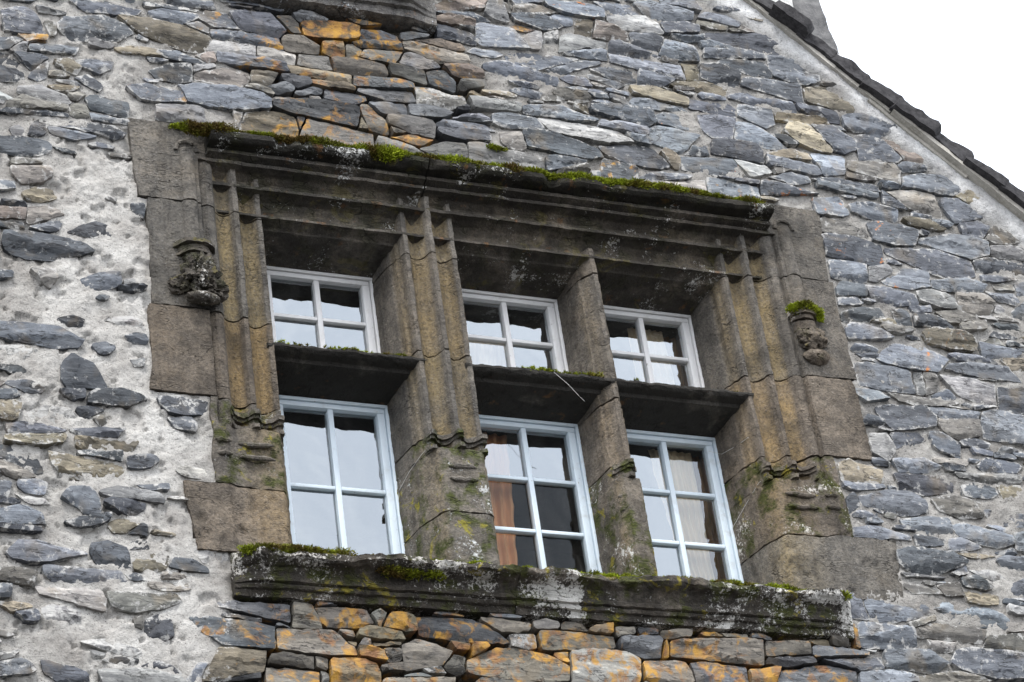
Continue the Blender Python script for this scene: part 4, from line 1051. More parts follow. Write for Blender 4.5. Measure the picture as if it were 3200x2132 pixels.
def vis_area(p):
    a = abs(0.5 * np.sum(p[:, 0] * np.roll(p[:, 1], -1) - np.roll(p[:, 0], -1) * p[:, 1])); c = p.mean(0)
    return a if IN_VIEW(c[0], c[1]) else 0.0
order = sorted(range(len(specs)), key=lambda i: -vis_area(specs[i][1]))
big = set(order[:300]); rest = {'V': [], 'F': [], 'Col': [], 'lime': [], 'lich': [], 'red': []}; nb = 0
for i, (code, p) in enumerate(specs):
    c = p.mean(0); lf, dr, vg = zone_at([c[0]], [c[1]])
    front = -0.034 - 0.012 * random.random() - 0.010 * float(vg[0]) + 0.004 * float(dr[0]) - (0.006 if code[0] == 'O' else 0) + 0.010 * float(lf[0]) * random.random()
    if code[0] == 'm': front += 0.012
    r = stone_mesh(p, code, i + 1, front, IN_VIEW(c[0], c[1]))
    if r is None: continue
    V, F, at = r
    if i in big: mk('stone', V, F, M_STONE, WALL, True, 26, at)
    else:
        rest['V'].append(V); rest['F'] += [tuple(q + nb for q in f) for f in F]; nb += len(V)
        for k in ('Col', 'lime', 'lich', 'red'): rest[k].append(np.asarray(at[k][1]))
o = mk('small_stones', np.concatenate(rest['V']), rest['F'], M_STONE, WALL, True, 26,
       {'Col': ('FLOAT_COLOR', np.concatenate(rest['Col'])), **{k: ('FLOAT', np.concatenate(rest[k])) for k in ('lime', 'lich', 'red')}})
tag(o, kind='stuff')

# ---------------------------------------------------------------- dressed stone extrusions
def resample(prof, step):
    """closed outline of (u, y, tan) points"""
    out = []
    for i in range(len(prof)):
        a, b = np.array(prof[i], float), np.array(prof[(i + 1) % len(prof)], float); m = max(1, int(math.ceil(np.linalg.norm(b[:2] - a[:2]) / step)))
        for k in range(m): out.append(a + (b - a) * k / m)
    return np.array(out)
def extrude(prof, axis, a0, a1, step=0.013, pstep=0.011, wear=0.0035, seed=0, chip=0.0, xform=None):
    """prof: closed outline; axis 'z' -> u is x, extruded along z; axis 'x' -> u is z, extruded along x"""
    pr = resample(prof, pstep); n = len(pr); L = a1 - a0; m = max(2, int(abs(L) / step)); s = np.linspace(a0, a1, m + 1)
    U = np.tile(pr[:, 0], m + 1); Y = np.tile(pr[:, 1], m + 1); T = np.tile(pr[:, 2], m + 1); S = np.repeat(s, n)
    V = np.stack([U, Y, S], 1) if axis == 'z' else np.stack([S, Y, U], 1)
    Q = V + seed * 3.1
    D = np.stack([fbm(Q, 17, 3, 100), fbm(Q, 17, 3, 200), fbm(Q, 17, 3, 300)], 1) * wear
    D += np.stack([vnoise(Q, 60, 5), vnoise(Q, 60, 6), vnoise(Q, 60, 7)], 1) * wear * 0.45
    V = V + D
    if chip:
        front = V[:, 1] < 0.06; k = smooth01((fbm(Q, 11, 3, 400) - .25) / .12) * chip; V[:, 1] += k * front
    if xform is not None: V = xform(V)
    F = []
    for i in range(m):
        b = i * n
        for j in range(n):
            q = (b + j, b + (j + 1) % n, b + n + (j + 1) % n, b + n + j); F.append(q)
    F.append(tuple(range(n))[::-1]); F.append(tuple(range(m * n, m * n + n)))
    # outward orientation: test the signed area of the outline
    ar = np.sum(pr[:, 0] * np.roll(pr[:, 1], -1) - np.roll(pr[:, 0], -1) * pr[:, 1])
    flip = (ar < 0) if axis == 'z' else (ar > 0)
    if flip: F = [f[::-1] for f in F]
    return V, F, T
def block_tint():
    k = random.uniform(.95, 1.35); t = random.uniform(-.05, .07); return (k * (1 + t), k, k * (1 - t))
def solid(name, mat, parent, parts, sharp=42, dark_tone=None):
    V = []; F = []; T = []; b = 0
    for v, f, t in parts:
        V.append(v); F += [tuple(i + b for i in q) for q in f]; T.append(t if len(t) else np.zeros(len(v))); b += len(v)
    V = np.concatenate(V); return mk(name, V, F, mat, parent, True, sharp, {'tan': ('FLOAT', np.concatenate(T)), 'dark_tone': ('FLOAT', dark_tone(V) if dark_tone else np.zeros(len(V))), 'tint': ('FLOAT_COLOR', np.tile(block_tint(), (len(V), 1)))})
def plain(mb): return (np.array(mb.V, float), mb.F, np.zeros(len(mb.V)))

# half sections, u measured from the main fillet towards the light: (u, y, tan)
INNER = [(0.011, 0.000, 0), (0.019, 0.018, .1), (0.024, 0.042, .7), (0.038, 0.066, 1), (0.062, 0.078, 1), (0.086, 0.066, 1), (0.100, 0.044, .6),
         (0.108, 0.032, 0), (0.128, 0.030, 0), (0.136, 0.050, .1), (0.140, 0.082, .5), (0.152, 0.092, .6), (0.158, 0.130, .3), (0.168, 0.138, 0), (0.196, 0.300, 0), (0.196, 0.42, 0)]
OUTER = [(-0.011, 0.000, 0), (-0.020, 0.018, .1), (-0.026, 0.036, .8), (-0.045, 0.048, 1), (-0.070, 0.044, 1), (-0.092, 0.024, .7), (-0.100, 0.004, 0),
         (-0.112, -0.014, 0), (-0.142, -0.022, 0), (-0.156, -0.012, 0), (-0.166, -0.006, 0), (-0.174, -0.030, 0)]
def jamb_prof(x, sgn, xout):
    p = [(x + sgn * u, y, t) for u, y, t in INNER[::-1]] + [(x + sgn * u, y, t) for u, y, t in OUTER]
    return p + [(xout, YF, 0), (xout, 0.13, 0), (x - sgn * 0.12, 0.42, 0)]
def base_prof(x, sgn, xout):
    p = [(x + sgn * u, y, t) for u, y, t in [(0.196, .42, 0), (0.196, .30, 0), (0.160, .120, .1), (0.112, .012, .8), (0.098, -.002, .6)]]
    return p + [(x - sgn * 0.10, -0.012, 0), (x - sgn * 0.15, YF, 0), (xout, YF, 0), (xout, 0.13, 0), (x - sgn * 0.12, .42, 0)]
def ring(x, prof_half, z, seed, k=.034):
    """scalloped base collars that follow the mouldings above them"""
    parts = []
    for zz, kk, hh in ((z, k, .017), (z - .012, k * .6, .022), (z - .070, k * .85, .015)):
        f = [(x + u * 1.02, y, 0) for _, u, y in prof_half]
        loop = [(u, y - kk, t) for u, y, t in f] + [(f[-1][0], f[-1][1] + .05, 0), (f[0][0], f[0][1] + .05, 0)]
        parts.append(extrude(loop, 'z', zz - hh, zz + hh * .3, .007, .009, .006, seed + int(zz * 1000), .006))
    return parts

SUR = empty('window_surround', (0, 0, 0), HOUSE)
tag(SUR, 'brown weathered stone surround with mullions and transoms around six casements')
G = 0.0035
for sgn, X, OUTS, nm in ((1, XL, LOUT, 'l'), (-1, XR, ROUT, 'r')):
    for i in range(5):
        zt, zb = ZJ[i] - G, ZJ[i + 1] + G
        if i == 4: zb = -1.24
        xo = OUTS[i]
        def slope(V, i=i, xo=xo, zt=zt, zb=zb, sgn=sgn):
            # rough outer ends, a little out of plumb
            k = np.clip(1 - np.abs(V[:, 0] - xo) / 0.12, 0, 1); V = V.copy()
            V[:, 0] += k * (0.012 * vnoise(V, 9, 77 + i) + sgn * -0.03 * ((V[:, 2] - (zt + zb) / 2) / (zt - zb)) * (1 if i in (0, 4) else -.4)); return V
        parts = []
        if i < 3: parts.append(extrude(jamb_prof(X, sgn, xo), 'z', zb, min(zt, 0.80) if i == 0 else zt, seed=i + 7 * (sgn > 0), xform=slope, chip=.004))
        if i == 0:   # the block continues plain beside the hood
            parts.append(extrude([(X - sgn * .135, YF + .001, 0), (xo, YF, 0), (xo, .13, 0), (X - sgn * .135, .13, 0)], 'z', 0.80, zt, seed=i, xform=slope))
        if i == 3: parts.append(extrude(jamb_prof(X, sgn, xo), 'z', -.620, zt, seed=i + 7 * (sgn > 0), xform=slope, wear=.005, chip=.006))
        if i >= 3: parts.append(extrude(base_prof(X, sgn, xo), 'z', zb, -.615 if i == 3 else zt, seed=i + 7 * (sgn > 0), xform=slope, wear=.006, chip=.009))
        if i == 3:
            half = [(1, sgn * u, y) for u, y, t in OUTER[7::-1]] + [(1, sgn * u, y) for u, y, t in INNER[:10]]
            parts += ring(X, half, -0.530, i)
            for k, zz in enumerate((-.70, -.765)):
                m_ = MB(); 
                for (ua, ub, yy) in ((-.09, .07, -.012), (-.195, -.125, YF)):
                    m_.tube([(X + sgn * (ua + (ub - ua) * q / 6), yy - .002, zz + random.uniform(-.004, .004)) for q in range(7)], [.004, .011, .013, .012, .013, .010, .004], 8)
                parts.append(plain(m_))
        # engaged shaft on the two upper blocks
        if i < 2:
            xs = X - sgn * 0.225; r = 0.036
            arc = [(xs + r * math.cos(a), YF + .006 - r * math.sin(a) * .75, 0) for a in np.linspace(0, math.pi, 9)]
            z1 = 0.84 if i == 0 else ZJ[1] - G; z2 = ZJ[1] + G if i == 0 else 0.30
            parts.append(extrude(arc, 'z', z2, z1, .014, .012, .005, 5 + i))
            if i == 0:
                m_ = MB(); m_.tube([(xs + .05 * math.cos(a), YF - .002, .83 + .055 * math.sin(a)) for a in np.linspace(0, math.pi, 11)], .011, 7); parts.append(plain(m_))
        o = solid('jamb_block', M_BASE if i == 3 else M_JAMB, SUR, parts)

# big mullion and slim mullion
def mull_prof(x): return [(x + u, y, t) for u, y, t in INNER[::-1]] + [(x - u, y, t) for u, y, t in INNER]
def mull_base(x):
    h = [(0.098, -.004, .1), (0.116, .012, .5), (0.158, .115, .2), (0.196, .30, 0), (0.196, .42, 0)]
    return [(x + u, y, t) for u, y, t in h[::-1]] + [(x - u, y, t) for u, y, t in h]
SL = [(0.011, .030, 0), (0.018, .046, 0), (0.036, .074, .2), (0.046, .098, .1), (0.056, .104, .2), (0.064, .150, 0), (0.084, .30, 0), (0.084, .42, 0)]
SLB = [(0.040, .024, .1), (0.062, .060, .5), (0.068, .120, .1), (0.084, .30, 0), (0.084, .42, 0)]
def slim_prof(x): return [(x + u, y, t) for u, y, t in SL[::-1]] + [(x - u, y, t) for u, y, t in SL]
def slim_base(x): return [(x + u, y, t) for u, y, t in SLB[::-1]] + [(x - u, y, t) for u, y, t in SLB]
for k, (za, zb) in enumerate(((0.455, 0.78), (-0.085, 0.455), (-0.53, -0.085))):
    solid('mullion_block', M_MULL, SUR, [extrude(mull_prof(XM), 'z', za + G, zb - G, seed=31 + k, chip=.003)])
half = [(1, -u, y) for u, y, t in INNER[9::-1]] + [(1, u, y) for u, y, t in INNER[:10]]
rolls = MB()
for zz in (-.71, -.775):
    rolls.tube([(XM + (-.07 + .13 * q / 6), -.008, zz + random.uniform(-.004, .004)) for q in range(7)], [.004, .011, .014, .012, .014, .010, .004], 8)
solid('mullion_block', M_BASE, SUR, [extrude(mull_prof(XM), 'z', -.62, -.53 - G, seed=34, chip=.004), extrude(mull_base(XM), 'z', -.935, -.615, seed=35, wear=.007, chip=.010), plain(rolls)] + ring(XM, half, -.530, 3))
solid('mullion_block', M_BASE, SUR, [extrude(mull_base(XM), 'z', -1.26, -.935 - 2 * G, seed=36, wear=.006, chip=.01)])
for k, (za, zb) in enumerate(((0.47, 0.62), (-0.13, 0.47), (-0.235, -0.135), (-0.57, -0.235))):
    solid('mullion_block', M_MULL, SUR, [extrude(slim_prof(X2), 'z', za + G, zb - G, seed=41 + k, wear=.005, chip=.006)])
half2 = [(1, -u, y) for u, y, t in SL[4::-1]] + [(1, u, y) for u, y, t in SL[:5]]
rolls = MB()
for zz in (-.75, -.82): rolls.tube([(X2 - .066 + .05 * q / 5, .062 - .035 * q / 5, zz + random.uniform(-.003, .003)) for q in range(6)], [.004, .010, .012, .010, .009, .004], 8)
solid('mullion_block', M_BASE, SUR, [extrude(slim_prof(X2), 'z', -.67, -.57 - G, seed=46, chip=.004), extrude(slim_base(X2), 'z', -1.26, -.665, seed=47, wear=.006, chip=.01), plain(rolls)] + ring(X2, half2, -.580, 9, .030))

# lintel with hood mould: outline of (z, y, tan), run along x
LIN = [(0.990, 0.05, 0), (0.975, -.030, 0), (0.916, -.118, 0), (0.900, -.132, 0), (0.876, -.130, 0), (0.862, -.112, 0), (0.858, -.074, 0), (0.852, -.050, 0), (0.846, -.064, 0), (0.830, -.061, 0),
       (0.824, -.034, 0), (0.818, -.014, 0), (0.810, -.034, 0), (0.794, -.032, 0), (0.790, -.004, 0), (0.786, .018, .2), (0.758, .046, .3), (0.728, .042, .2), (0.711, .012, 0),
       (0.706, -.002, 0), (0.692, .000, 0), (0.688, .030, 0), (0.674, .066, .2), (0.640, .084, .3), (0.606, .080, .2), (0.582, .054, 0), (0.572, .030, 0), (0.560, .030, 0), (0.556, .060, 0),
       (0.544, .090, 0), (0.534, .096, 0), (0.524, .140, 0), (0.490, .30, 0), (0.490, .42, 0), (0.995, .42, 0)]
for k, (xa, xb) in enumerate(((-1.405, -.345), (-.340, 1.470))):
    def worn(V):
        V = V.copy(); nose = (V[:, 2] > .855) & (V[:, 1] < -.04)
        V[:, 1] += nose * smooth01((fbm(V, 5, 4, 12) - .05) / .3) * .035; V[:, 2] += nose * .010 * fbm(V, 7, 3, 13)
        # the hood dies against the plain blocks at both ends
        return V
    solid('lintel_block', M_LINTEL, SUR, [extrude(LIN, 'x', xa + G * .4, xb - G * .4, .012, .008, .003, 51 + k, .003, worn)], dark_tone=lambda V: smooth01((V[:, 2] - .835) / .02) * .95)  # hood part toned darker than the mouldings below it

# transoms
TRA = [(-.085, .335, 0), (-.118, .050, 0), (-.124, .030, 0), (-.136, .030, 0), (-.152, .046, 0), (-.160, .088, 0), (-.176, .096, 0), (-.186, .140, 0), (-.216, .30, 0), (-.216, .42, 0), (-.085, .42, 0)]
for k, (xa, xb) in enumerate(((XL + .10, XM - .10), (XM + .10, XR - .10))):
    def ragged(V):
        V = V.copy(); e = (V[:, 2] > -.142) & (V[:, 1] < .07); V[:, 2] += e * (.010 * fbm(V, 26, 3, 21) - .002); V[:, 1] += e * .006 * fbm(V, 20, 3, 22); return V
    solid('transom', M_TRANS, SUR, [extrude(TRA, 'x', xa, xb, .010, .010, .0025, 61 + k, 0, ragged)])

# sill
SIL = [(-1.155, .42, 0), (-1.160, .30, 0), (-1.225, .02, 0), (-1.268, -.130, 0), (-1.282, -.158, 0), (-1.306, -.158, 0), (-1.318, -.140, 0), (-1.330, -.105, 0), (-1.352, -.082, 0), (-1.368, -.076, 0),
       (-1.376, -.086, 0), (-1.392, -.082, 0), (-1.396, -.064, 0), (-1.404, -.068, 0), (-1.416, -.062, 0), (-1.420, -.046, 0), (-1.446, -.036, 0), (-1.450, .02, 0), (-1.450, .42, 0)]
def sill_worn(V):
    V = V.copy(); nose = np.clip((V[:, 2] + 1.345) / .03, 0, 1) * np.clip((0.05 - V[:, 1]) / .05, 0, 1)
    V[:, 1] += nose * (.065 * fbm(V, 4, 5, 91, .6) + .022 * fbm(V, 19, 3, 92)); V[:, 2] += nose * (.030 * fbm(V, 6, 5, 93, .6) + .008 * fbm(V, 30, 3, 94))
    V[:, 1] += .006 * fbm(V, 14, 3, 95)
    e = np.clip(1 - np.minimum(V[:, 0] + 1.44, 1.445 - V[:, 0]) / .10, 0, 1); V[:, 1] += e * np.clip(-.035 - V[:, 1], 0, 1) * .75
    return V
for k, (xa, xb) in enumerate(((-1.438, -.205), (-.199, 1.443))):
    solid('sill_block', M_SILL, SUR, [extrude(SIL, 'x', xa, xb, .011, .009, .005, 71 + k, 0, sill_worn)])

# carved stops at the foot of the shafts
def lump(V0, seed, amp, sc=30):
    bm = bmesh.new(); bmesh.ops.create_icosphere(bm, subdivisions=5, radius=1)
    V = np.array([v.co[:] for v in bm.verts]); F = [tuple(v.index for v in f.verts) for f in bm.faces]; bm.free()
    c, r = np.array(V0[0]), np.array(V0[1]); P = V * r + c
    d = fbm(P + seed, sc, 5, seed, .62) * amp * 1.3 - amp * .8 * smooth01((fbm(P + seed * 2, sc * 1.4, 3, seed + 5) - .12) / .1)
    return P + V * d[:, None], F, np.zeros(len(V))
def cap(x, z, r, h, y=YF):
    arc = [(x + r * math.cos(a), y + .02 - r * math.sin(a) * .95, 0) for a in np.linspace(0, math.pi, 13)]
    return extrude(arc, 'z', z - h, z, .008, .010, .005, int(1000 * z))
xs = XL - 0.225
o = solid('carved_stop', M_CARVE, SUR, [cap(xs, .300, .098, .020), cap(xs, .280, .078, .022), cap(xs + .004, .250, .088, .014), cap(xs + .01, .236, .070, .02),
    lump(((xs + .012, YF - .034, .140), (.076, .066, .105)), 3, .032, 30), lump(((xs + .045, YF - .026, .055), (.078, .056, .062)), 4, .030, 34), lump(((xs - .088, YF - .012, .070), (.050, .040, .042)), 5, .020, 36),
    lump(((xs - .02, YF - .05, .175), (.035, .03, .045)), 11, .016, 40), lump(((xs + .05, YF - .045, .16), (.03, .03, .05)), 12, .016, 40),
    lump(((xs + .005, YF - .040, -.004), (.080, .042, .026)), 6, .008, 16)])
tag(o, 'eroded grotesque carving at the foot of the left shaft')
xs = XR + 0.225
o = solid('carved_stop', M_CARVE, SUR, [cap(xs, .330, .082, .030), cap(xs, .300, .066, .022), cap(xs + .004, .270, .060, .05), lump(((xs + .012, YF - .012, .165), (.078, .055, .075)), 8, .018, 24),
    lump(((xs + .02, YF - .004, .075), (.075, .048, .045)), 9, .010, 18)])
tag(o, 'mossy carved bracket at the foot of the right shaft')

# ---------------------------------------------------------------- casements
def casement(name_label, x0, x1, z0, z1, rows, mat, hide=(), warm_col=-1):
    root = empty('casement_window', (0, 0, 0), HOUSE); tag(root, name_label)
    yf = .298; m = MB(); fw_ = .016
    m.box(x0, x1, yf, yf + .07, z1 - fw_, z1, .003); m.box(x0, x1, yf, yf + .07, z0, z0 + fw_, .003)
    m.box(x0, x0 + fw_, yf + .001, yf + .07, z0 + fw_, z1 - fw_, .003); m.box(x1 - fw_, x1, yf + .001, yf + .07, z0 + fw_, z1 - fw_, .003)
    m.build('frame', mat, root)
    sx0, sx1, sz0, sz1 = x0 + fw_ + .003, x1 - fw_ - .003, z0 + fw_ + .003, z1 - fw_ - .003; sw = .036; st_ = .024; ys = yf + .008
    m = MB(); m.box(sx0, sx1, ys, ys + .05, sz1 - st_, sz1, .004); m.box(sx0, sx1, ys, ys + .05, sz0, sz0 + sw * 1.3, .004)
    m.box(sx0, sx0 + sw, ys + .001, ys + .05, sz0 + sw * 1.3, sz1 - st_, .004); m.box(sx1 - sw, sx1, ys + .001, ys + .05, sz0 + sw * 1.3, sz1 - st_, .004)
    m.build('sash', mat, root)
    gx0, gx1, gz0, gz1 = sx0 + sw, sx1 - sw, sz0 + sw * 1.3, sz1 - st_; xm = (gx0 + gx1) / 2; bw = .0135
    m = MB(); m.box(xm - bw, xm + bw, ys + .004, ys + .045, gz0, gz1, .005); m.build('glazing_bar', mat, root)
    hs = [gz0 + (gz1 - gz0) * k / rows for k in range(rows + 1)]
    for k in range(1, rows):
        for a, b in ((gx0, xm - bw), (xm + bw, gx1)):
            m = MB(); m.box(a, b, ys + .007, ys + .043, hs[k] - .0095, hs[k] + .0095, .004); m.build('glazing_bar', mat, root)
    for k in range(rows):
        for ci, (a, b) in enumerate(((gx0, xm - bw), (xm + bw, gx1))):
            m = MB(); za, zb = hs[k] + (.012 if k else 0), hs[k + 1] - (.012 if k < rows - 1 else 0)
            m.add([(a, ys + .030, za), (b, ys + .030, za), (b, ys + .030, zb), (a, ys + .030, zb)], [(0, 1, 2, 3)])
            m.build('pane', M_GLASS2 if (k, ci) in hide else (M_GLASS3 if ci == warm_col else M_GLASS), root, False, None)
    # rails closing the reveal behind the stone
    return root
LX = [(-1.078, -.522), (-.138, .421), (.585, 1.138)]
lab = ('left of the big mullion', 'between the big and the slim mullion', 'right of the slim mullion')
for c in range(3):
    casement('small white four-pane casement above the transom, ' + lab[c], LX[c][0], LX[c][1], -.050, .491, 2, M_WHITE)
    casement(('tall pale blue four-pane casement' if c == 0 else 'tall pale blue six-pane casement') + ' below the transom, ' + lab[c], LX[c][0], LX[c][1], -1.150, -.218, 2 if c == 0 else 3, M_BLUE,
             ((0, 0), (1, 0), (0, 1), (1, 1)) if c == 1 else (), 1 if c == 2 else -1)

# room behind
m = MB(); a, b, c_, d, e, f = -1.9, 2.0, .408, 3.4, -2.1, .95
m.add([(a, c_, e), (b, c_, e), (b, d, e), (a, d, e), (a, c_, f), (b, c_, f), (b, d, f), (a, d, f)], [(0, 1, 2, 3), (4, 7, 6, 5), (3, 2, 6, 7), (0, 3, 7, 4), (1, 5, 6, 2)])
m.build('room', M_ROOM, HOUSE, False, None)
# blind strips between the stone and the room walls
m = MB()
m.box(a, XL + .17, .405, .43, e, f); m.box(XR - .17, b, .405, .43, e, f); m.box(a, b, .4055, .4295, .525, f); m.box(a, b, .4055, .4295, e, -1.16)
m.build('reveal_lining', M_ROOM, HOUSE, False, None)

def curtain(name, label, cat, x0, x1, z0, z1, y, mat, folds=6, amp=.012, lean=0.0, scallop=0.0, side=0):
    nx, nz = 40, 26; V = []; F = []
    for j in range(nz + 1):
        for i in range(nx + 1):
            u, v = i / nx, j / nz; z = z0 + (z1 - z0) * v
            l, r = x0, x1
            if side < 0: l = x0 + lean * (1 - v) ** 1.3 + scallop * abs(math.sin(v * 22))
            if side > 0: r = x1 - lean * (1 - v) ** 1.3 - scallop * abs(math.sin(v * 22))
            x = l + (r - l) * u
            V.append((x, y + amp * math.sin(u * folds * 6.283 + .7 * math.sin(v * 3)) * (.6 + .4 * (1 - v)) + .004 * math.sin(9 * v + 5 * u), z))
    for j in range(nz):
        for i in range(nx): b = j * (nx + 1) + i; F.append((b, b + 1, b + nx + 2, b + nx + 1))
    return tag(mk(name, V, F, mat), label, cat)
curtain('curtain', 'white curtain with a scalloped edge behind the lower right casement', 'curtain', .83, 1.06, -1.12, -.24, .42, M_LACE, 6, .010, .10, .010, -1)
curtain('curtain', 'brown drape at the right edge of the lower right casement', 'curtain', 1.02, 1.17, -1.14, -.22, .48, M_DRAPE, 4, .016)
curtain('curtain', 'white curtain behind the upper right casement', 'curtain', .84, 1.03, -.10, .46, .42, M_LACE, 6, .009, -.04, 0, 1)
curtain('curtain', 'brown drape behind the upper right casement', 'curtain', 1.02, 1.17, -.10, .47, .48, M_DRAPE, 4, .014)
curtain('curtain', 'white curtain behind the upper middle casement', 'curtain', -.17, .17, -.10, .30, .42, M_LACE, 8, .010, .05, 0, 1)
curtain('curtain', 'brown drape behind the upper middle casement', 'curtain', -.19, .02, -.10, .49, .49, M_DRAPE, 5, .016)
curtain('curtain', 'peach striped drape behind the lower middle casement', 'curtain', -.15, .11, -1.14, -.24, .42, M_PEACH, 5, .018, .05, .008, 1)

# ---------------------------------------------------------------- moss
def moss(name_label, pts, r, dens, seed, cat='moss', hang=.75, parent=None):
    """cushions of short shoots along a ledge; pts: list of (x, y, z, size)"""
    rg = np.random.default_rng(seed); V = []; T = []
    P = []
    for (x, y, z, s) in pts:
        k = int(dens * s)
        if k < 1: continue
        q = rg.normal(0, 1, (k, 3)); q /= np.linalg.norm(q, axis=1)[:, None]
        q *= (rg.uniform(.35, 1, (k, 1)) ** .5) * r * s ** 1.25
        q[:, 0] *= 1.5; q[:, 2] = np.where(q[:, 2] < 0, q[:, 2] * hang, q[:, 2] * .75); q[:, 1] = np.where(q[:, 1] > 0, q[:, 1] * .5, q[:, 1] * .8)
        P.append(np.concatenate([q + (x, y, z), q / (r * s)], 1))
    P = np.concatenate(P); n = len(P)
    c = P[:, :3]; d = P[:, 3:] + rg.normal(0, .45, (n, 3)) + (0, -.35, .45); d /= np.linalg.norm(d, axis=1)[:, None]
    L = rg.uniform(.007, .016, n)[:, None]; sx = np.cross(d, rg.normal(0, 1, (n, 3))); sx /= np.linalg.norm(sx, axis=1)[:, None]
    wd = rg.uniform(.0022, .0045, n)[:, None]
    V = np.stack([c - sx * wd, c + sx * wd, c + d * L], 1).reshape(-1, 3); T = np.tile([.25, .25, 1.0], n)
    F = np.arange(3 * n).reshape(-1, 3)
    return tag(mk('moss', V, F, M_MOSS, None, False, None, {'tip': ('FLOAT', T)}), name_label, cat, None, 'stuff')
rg = random.Random(21)
def ledge(x0, x1, y, z, step, thr, seed, s0=.6, s1=1.5, tilt=0.0):
    out = []; x = x0
    while x < x1:
        q = fbm(np.array([[x, seed, 0.0]]), 3.1, 3, seed)[0]
        if q > thr: out.append((x, y + rg.uniform(-.012, .022), z + rg.uniform(-.008, .008) + tilt * (x - x0), min(s1, s0 + (q - thr) * 2.2) * (.55 + .6 * (fbm(np.array([[x, seed * 2., 1.0]]), 14, 2, seed + 3)[0] + .45)) * rg.uniform(.85, 1.15)))
        x += step * rg.uniform(.6, 1.4)
    return out
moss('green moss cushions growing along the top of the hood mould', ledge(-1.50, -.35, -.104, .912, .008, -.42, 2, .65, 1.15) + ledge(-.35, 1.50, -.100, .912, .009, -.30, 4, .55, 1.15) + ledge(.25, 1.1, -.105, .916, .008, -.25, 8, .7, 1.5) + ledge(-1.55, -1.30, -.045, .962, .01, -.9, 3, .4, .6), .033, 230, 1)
moss('thin brown-green moss on the edge of the left transom', ledge(XL + .14, XM - .16, .040, -.120, .010, -.15, 12, .3, .55), .018, 60, 2)
moss('thin brown-green moss on the edge of the right transom', ledge(XM + .14, .45, .040, -.120, .009, -.25, 15, .3, .6) + ledge(.5, 1.16, .040, -.122, .012, .05, 17, .25, .4), .018, 60, 3)
moss('green and brown moss along the upper edge of the window sill', ledge(-1.40, 1.40, -.118, -1.280, .010, -.12, 22, .3, 1.15) + ledge(-1.36, -.95, -.12, -1.272, .012, -.3, 24, .4, 1.2) + ledge(-.80, -.55, -.115, -1.325, .008, -.8, 25, .6, 1.0) + ledge(-.95, 1.2, -.05, -1.240, .012, .0, 26, .4, .9), .025, 150, 4)
xs = XR + .225
moss('bright green moss cap on the right carved bracket', [(xs - .065 + .13 * k / 40, -.085 + .03 * abs(k - 20) / 20, .340 + .012 * math.sin(k * .9) - .014 * abs(k - 20) / 20, rg.uniform(.7, 1.3)) for k in range(41)] + [(xs + .075, -.06, .335 - .01 * k, 1.0 - .07 * k) for k in range(7)], .020, 110, 5)
moss('small moss tuft on the stone above the hood', [(0.02 + .008 * k, -.055, 1.085 - .001 * k, rg.uniform(.5, .9)) for k in range(9)], .018, 90, 6)

# ---------------------------------------------------------------- loose wires
def wire(label, pts, r=.0009):
    P = []
    for i in range(len(pts) - 1):
        a, b = Vector(pts[i]), Vector(pts[i + 1])
        for k in range(4): P.append((a + (b - a) * k / 4)[:])
    P.append(pts[-1]); m = MB(); m.tube(P, r, 6); return tag(m.build('wire', M_WIRE), label, 'wire')
wire('thin white wire at the big mullion beside the left lower casement', [(XM - .128, .040, -.585), (XM - .152, .09, -.605), (XM - .180, .18, -.64), (XM - .198, .28, -.68), (XM - .200, .295, -.73)])
wire('thin white wire across the top corner of the lower right casement', [(XR - .150, .075, -.35), (XR - .168, .16, -.345), (XR - .200, .26, -.335), (XR - .25, .296, -.300)])
wire('thin white wire on the right jamb beside the lower right casement', [(XR - .118, .012, -.60), (XR - .142, .075, -.595), (XR - .176, .18, -.66), (XR - .202, .29, -.72)])
wire('loose white wire end hanging below the right transom', [(.20, .028, -.128), (.26, .024, -.19), (.31, .030, -.245), (.335, .034, -.268)], .0009)

# ---------------------------------------------------------------- sill of the window above
UP = [(1.80, -.05, 0), (1.805, -.085, 0), (1.845, -.090, 0), (1.850, -.110, 0), (1.868, -.112, 0), (1.875, -.135, 0), (1.905, -.150, 0), (1.925, -.160, 0), (1.965, -.190, 0), (2.02, -.20, 0), (2.05, -.15, 0), (2.10, .10, 0), (1.80, .10, 0)]
US = empty('upper_window_sill', (0, 0, 0), HOUSE); tag(US, 'grey moulded stone sill of the window above')
def uw(V):
    V = V.copy(); e = np.clip(1 - (-.165 - V[:, 0]) / .16, 0, 1); V[:, 1] = V[:, 1] * (1 - e) + np.maximum(V[:, 1], -.06) * e
    V[:, 1] += .010 * fbm(V, 9, 4, 3); return V
solid('sill_block', M_USILL, US, [extrude(UP, 'x', -1.30, -.168, .013, .010, .005, 81, 0, uw)])
# opening of that window above its sill
m = MB(); m.box(-1.28, -.2, -.02, .12, 2.05, 3.2); solid('jamb_block', M_USILL, US, [plain(m)])

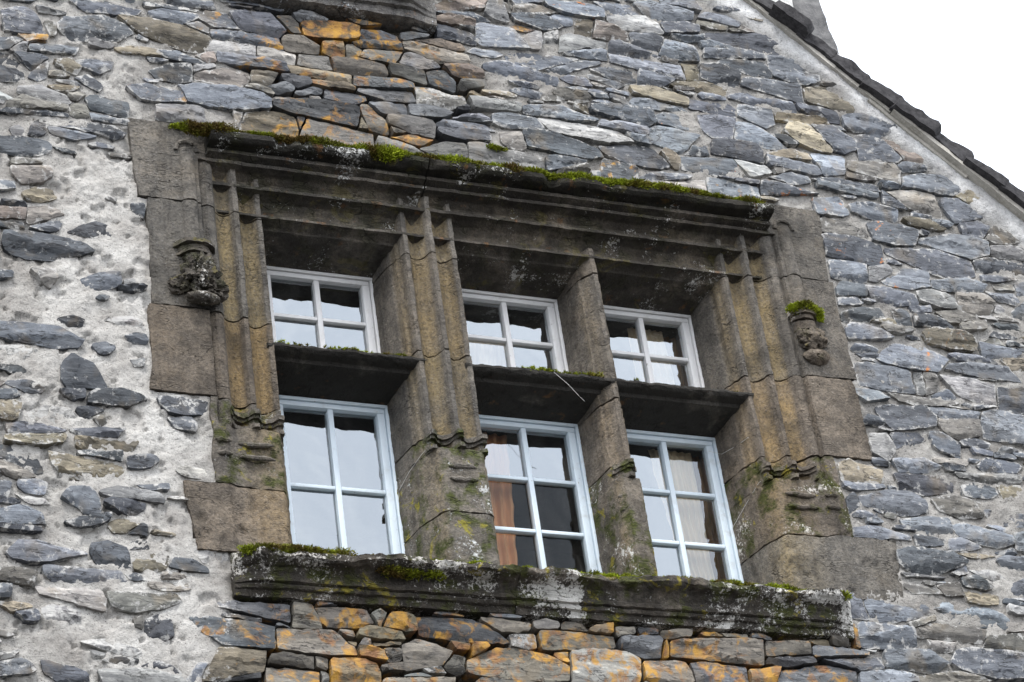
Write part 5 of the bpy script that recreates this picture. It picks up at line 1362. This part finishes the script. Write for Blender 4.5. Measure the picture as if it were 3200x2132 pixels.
# ---------------------------------------------------------------- roof edge
ROOF = empty('roof', (0, 0, 0), HOUSE); tag(ROOF, 'roof edge of thick dark basalt slabs over a pale board')
ux, uz = 1 / 1.342, -0.895 / 1.342                       # down the slope; its normal is (-uz, ux)
def rp(s, n, y): return (1.725 + ux * s - uz * n, y, 2.386 + uz * s + ux * n)
def slab(s0, s1, n0a, n1a, n0b, n1b, ya, yb, seed, round_=.3, wear=.006):
    """slab on the slope: s along it, n off it; the far (b) end lies higher than the near one"""
    ns, ny, nn = max(3, int((s1 - s0) / .022)), max(3, int((yb - ya) / .05)), 4
    V = []; F = []; ids = {}
    def P(i, j, k):
        key = (i, j, k)
        if key not in ids:
            t = i / ns; y = ya + (yb - ya) * j / ny; lo = n0a + (n0b - n0a) * t; hi = n1a + (n1b - n1a) * t
            n_ = lo + (hi - lo) * k / nn
            if round_:  # rounded front upper arris
                e = max(0, 1 - (y - ya) / .10); n_ -= e * e * round_ * (hi - lo) * (k / nn) ** 2
            if round_: n_ -= .30 * (hi - lo) * (k / nn) * max(0, (t - .80) / .20) ** 2; y += .03 * max(0, (t - .85) / .15) ** 2 * (j == 0)
            ids[key] = len(V); V.append(rp(s0 + (s1 - s0) * t, n_, y))
        return ids[key]
    for i in range(ns):
        for j in range(ny): F.append((P(i, j, nn), P(i + 1, j, nn), P(i + 1, j + 1, nn), P(i, j + 1, nn))); F.append((P(i, j, 0), P(i, j + 1, 0), P(i + 1, j + 1, 0), P(i + 1, j, 0)))
        for k in range(nn): F.append((P(i, 0, k), P(i + 1, 0, k), P(i + 1, 0, k + 1), P(i, 0, k + 1))); F.append((P(i, ny, k), P(i, ny, k + 1), P(i + 1, ny, k + 1), P(i + 1, ny, k)))
    for j in range(ny):
        for k in range(nn): F.append((P(0, j, k), P(0, j, k + 1), P(0, j + 1, k + 1), P(0, j + 1, k))); F.append((P(ns, j, k), P(ns, j + 1, k), P(ns, j + 1, k + 1), P(ns, j, k + 1)))
    V = np.array(V); V = V + np.stack([fbm(V + seed, 12, 3, 1), fbm(V + seed, 12, 3, 2), fbm(V + seed, 12, 3, 3)], 1) * wear
    return V, F
rr = random.Random(5); s = -0.55; k = 0
while s < 3.7:
    L = rr.uniform(.175, .255)
    th = rr.uniform(.145, .175)
    V, F = slab(s, s + L + .05, -.104 + rr.uniform(-.008, .008), -.104 + th * rr.uniform(.5, .62), -.088, -.096 + th + rr.uniform(-.012, .016), -.105 + rr.uniform(-.045, .02), .9, 10 + k, rr.uniform(.3, .55), .016)
    mk('roof_tile', V, F, M_TILE, ROOF, True, 38)
    s += L; k += 1
# boards under the slabs
for (a, b, n0, n1, y0, y1) in ((-.60, .56, -.118, -.092, -.070, .02), (.555, .93, -.116, -.094, -.066, .02), (.80, 1.45, -.138, -.119, -.058, .02), (.935, 3.75, -.118, -.092, -.094, .02)):
    V, F = slab(a, b, n0, n1, n0, n1, y0, y1, 70 + int(a * 10), .0, .003); mk('bargeboard', V, F, M_BOARD, ROOF, True, 38)
V, F = slab(-.8, 6.0, -.14, -.02, -.14, -.02, .88, 6.0, 91, .0, .01); mk('roof_slope', V, F, M_TILE, ROOF, True, 38)

# chimney standing behind the verge
CH = empty('chimney', (0, 0, 0), HOUSE); tag(CH, 'grey stone chimney behind the roof edge')
def taper(V):
    V = V.copy(); t = np.clip((3.3 - V[:, 2]) / .6, 0, 1); V[:, 0] += .05 * t * t * (V[:, 0] > 2.3); return V
solid('stack', M_CHIM, CH, [extrude([(1.95, .60, 0), (2.545, .60, 0), (2.545, 1.2, 0), (1.95, 1.2, 0)], 'z', 1.4, 4.4, .03, .03, .016, 3, 0, taper)])
solid('flashing', M_PLASTER, CH, [extrude([(1.93, .585, 0), (2.36, .585, 0), (2.36, .62, 0), (1.93, .62, 0)], 'z', 2.55, 3.35, .02, .02, .012, 5, 0,
      lambda V: V - np.stack([0 * V[:, 0], 0 * V[:, 0], np.clip(V[:, 0] - 2.05, 0, 1) * .95], 1))])
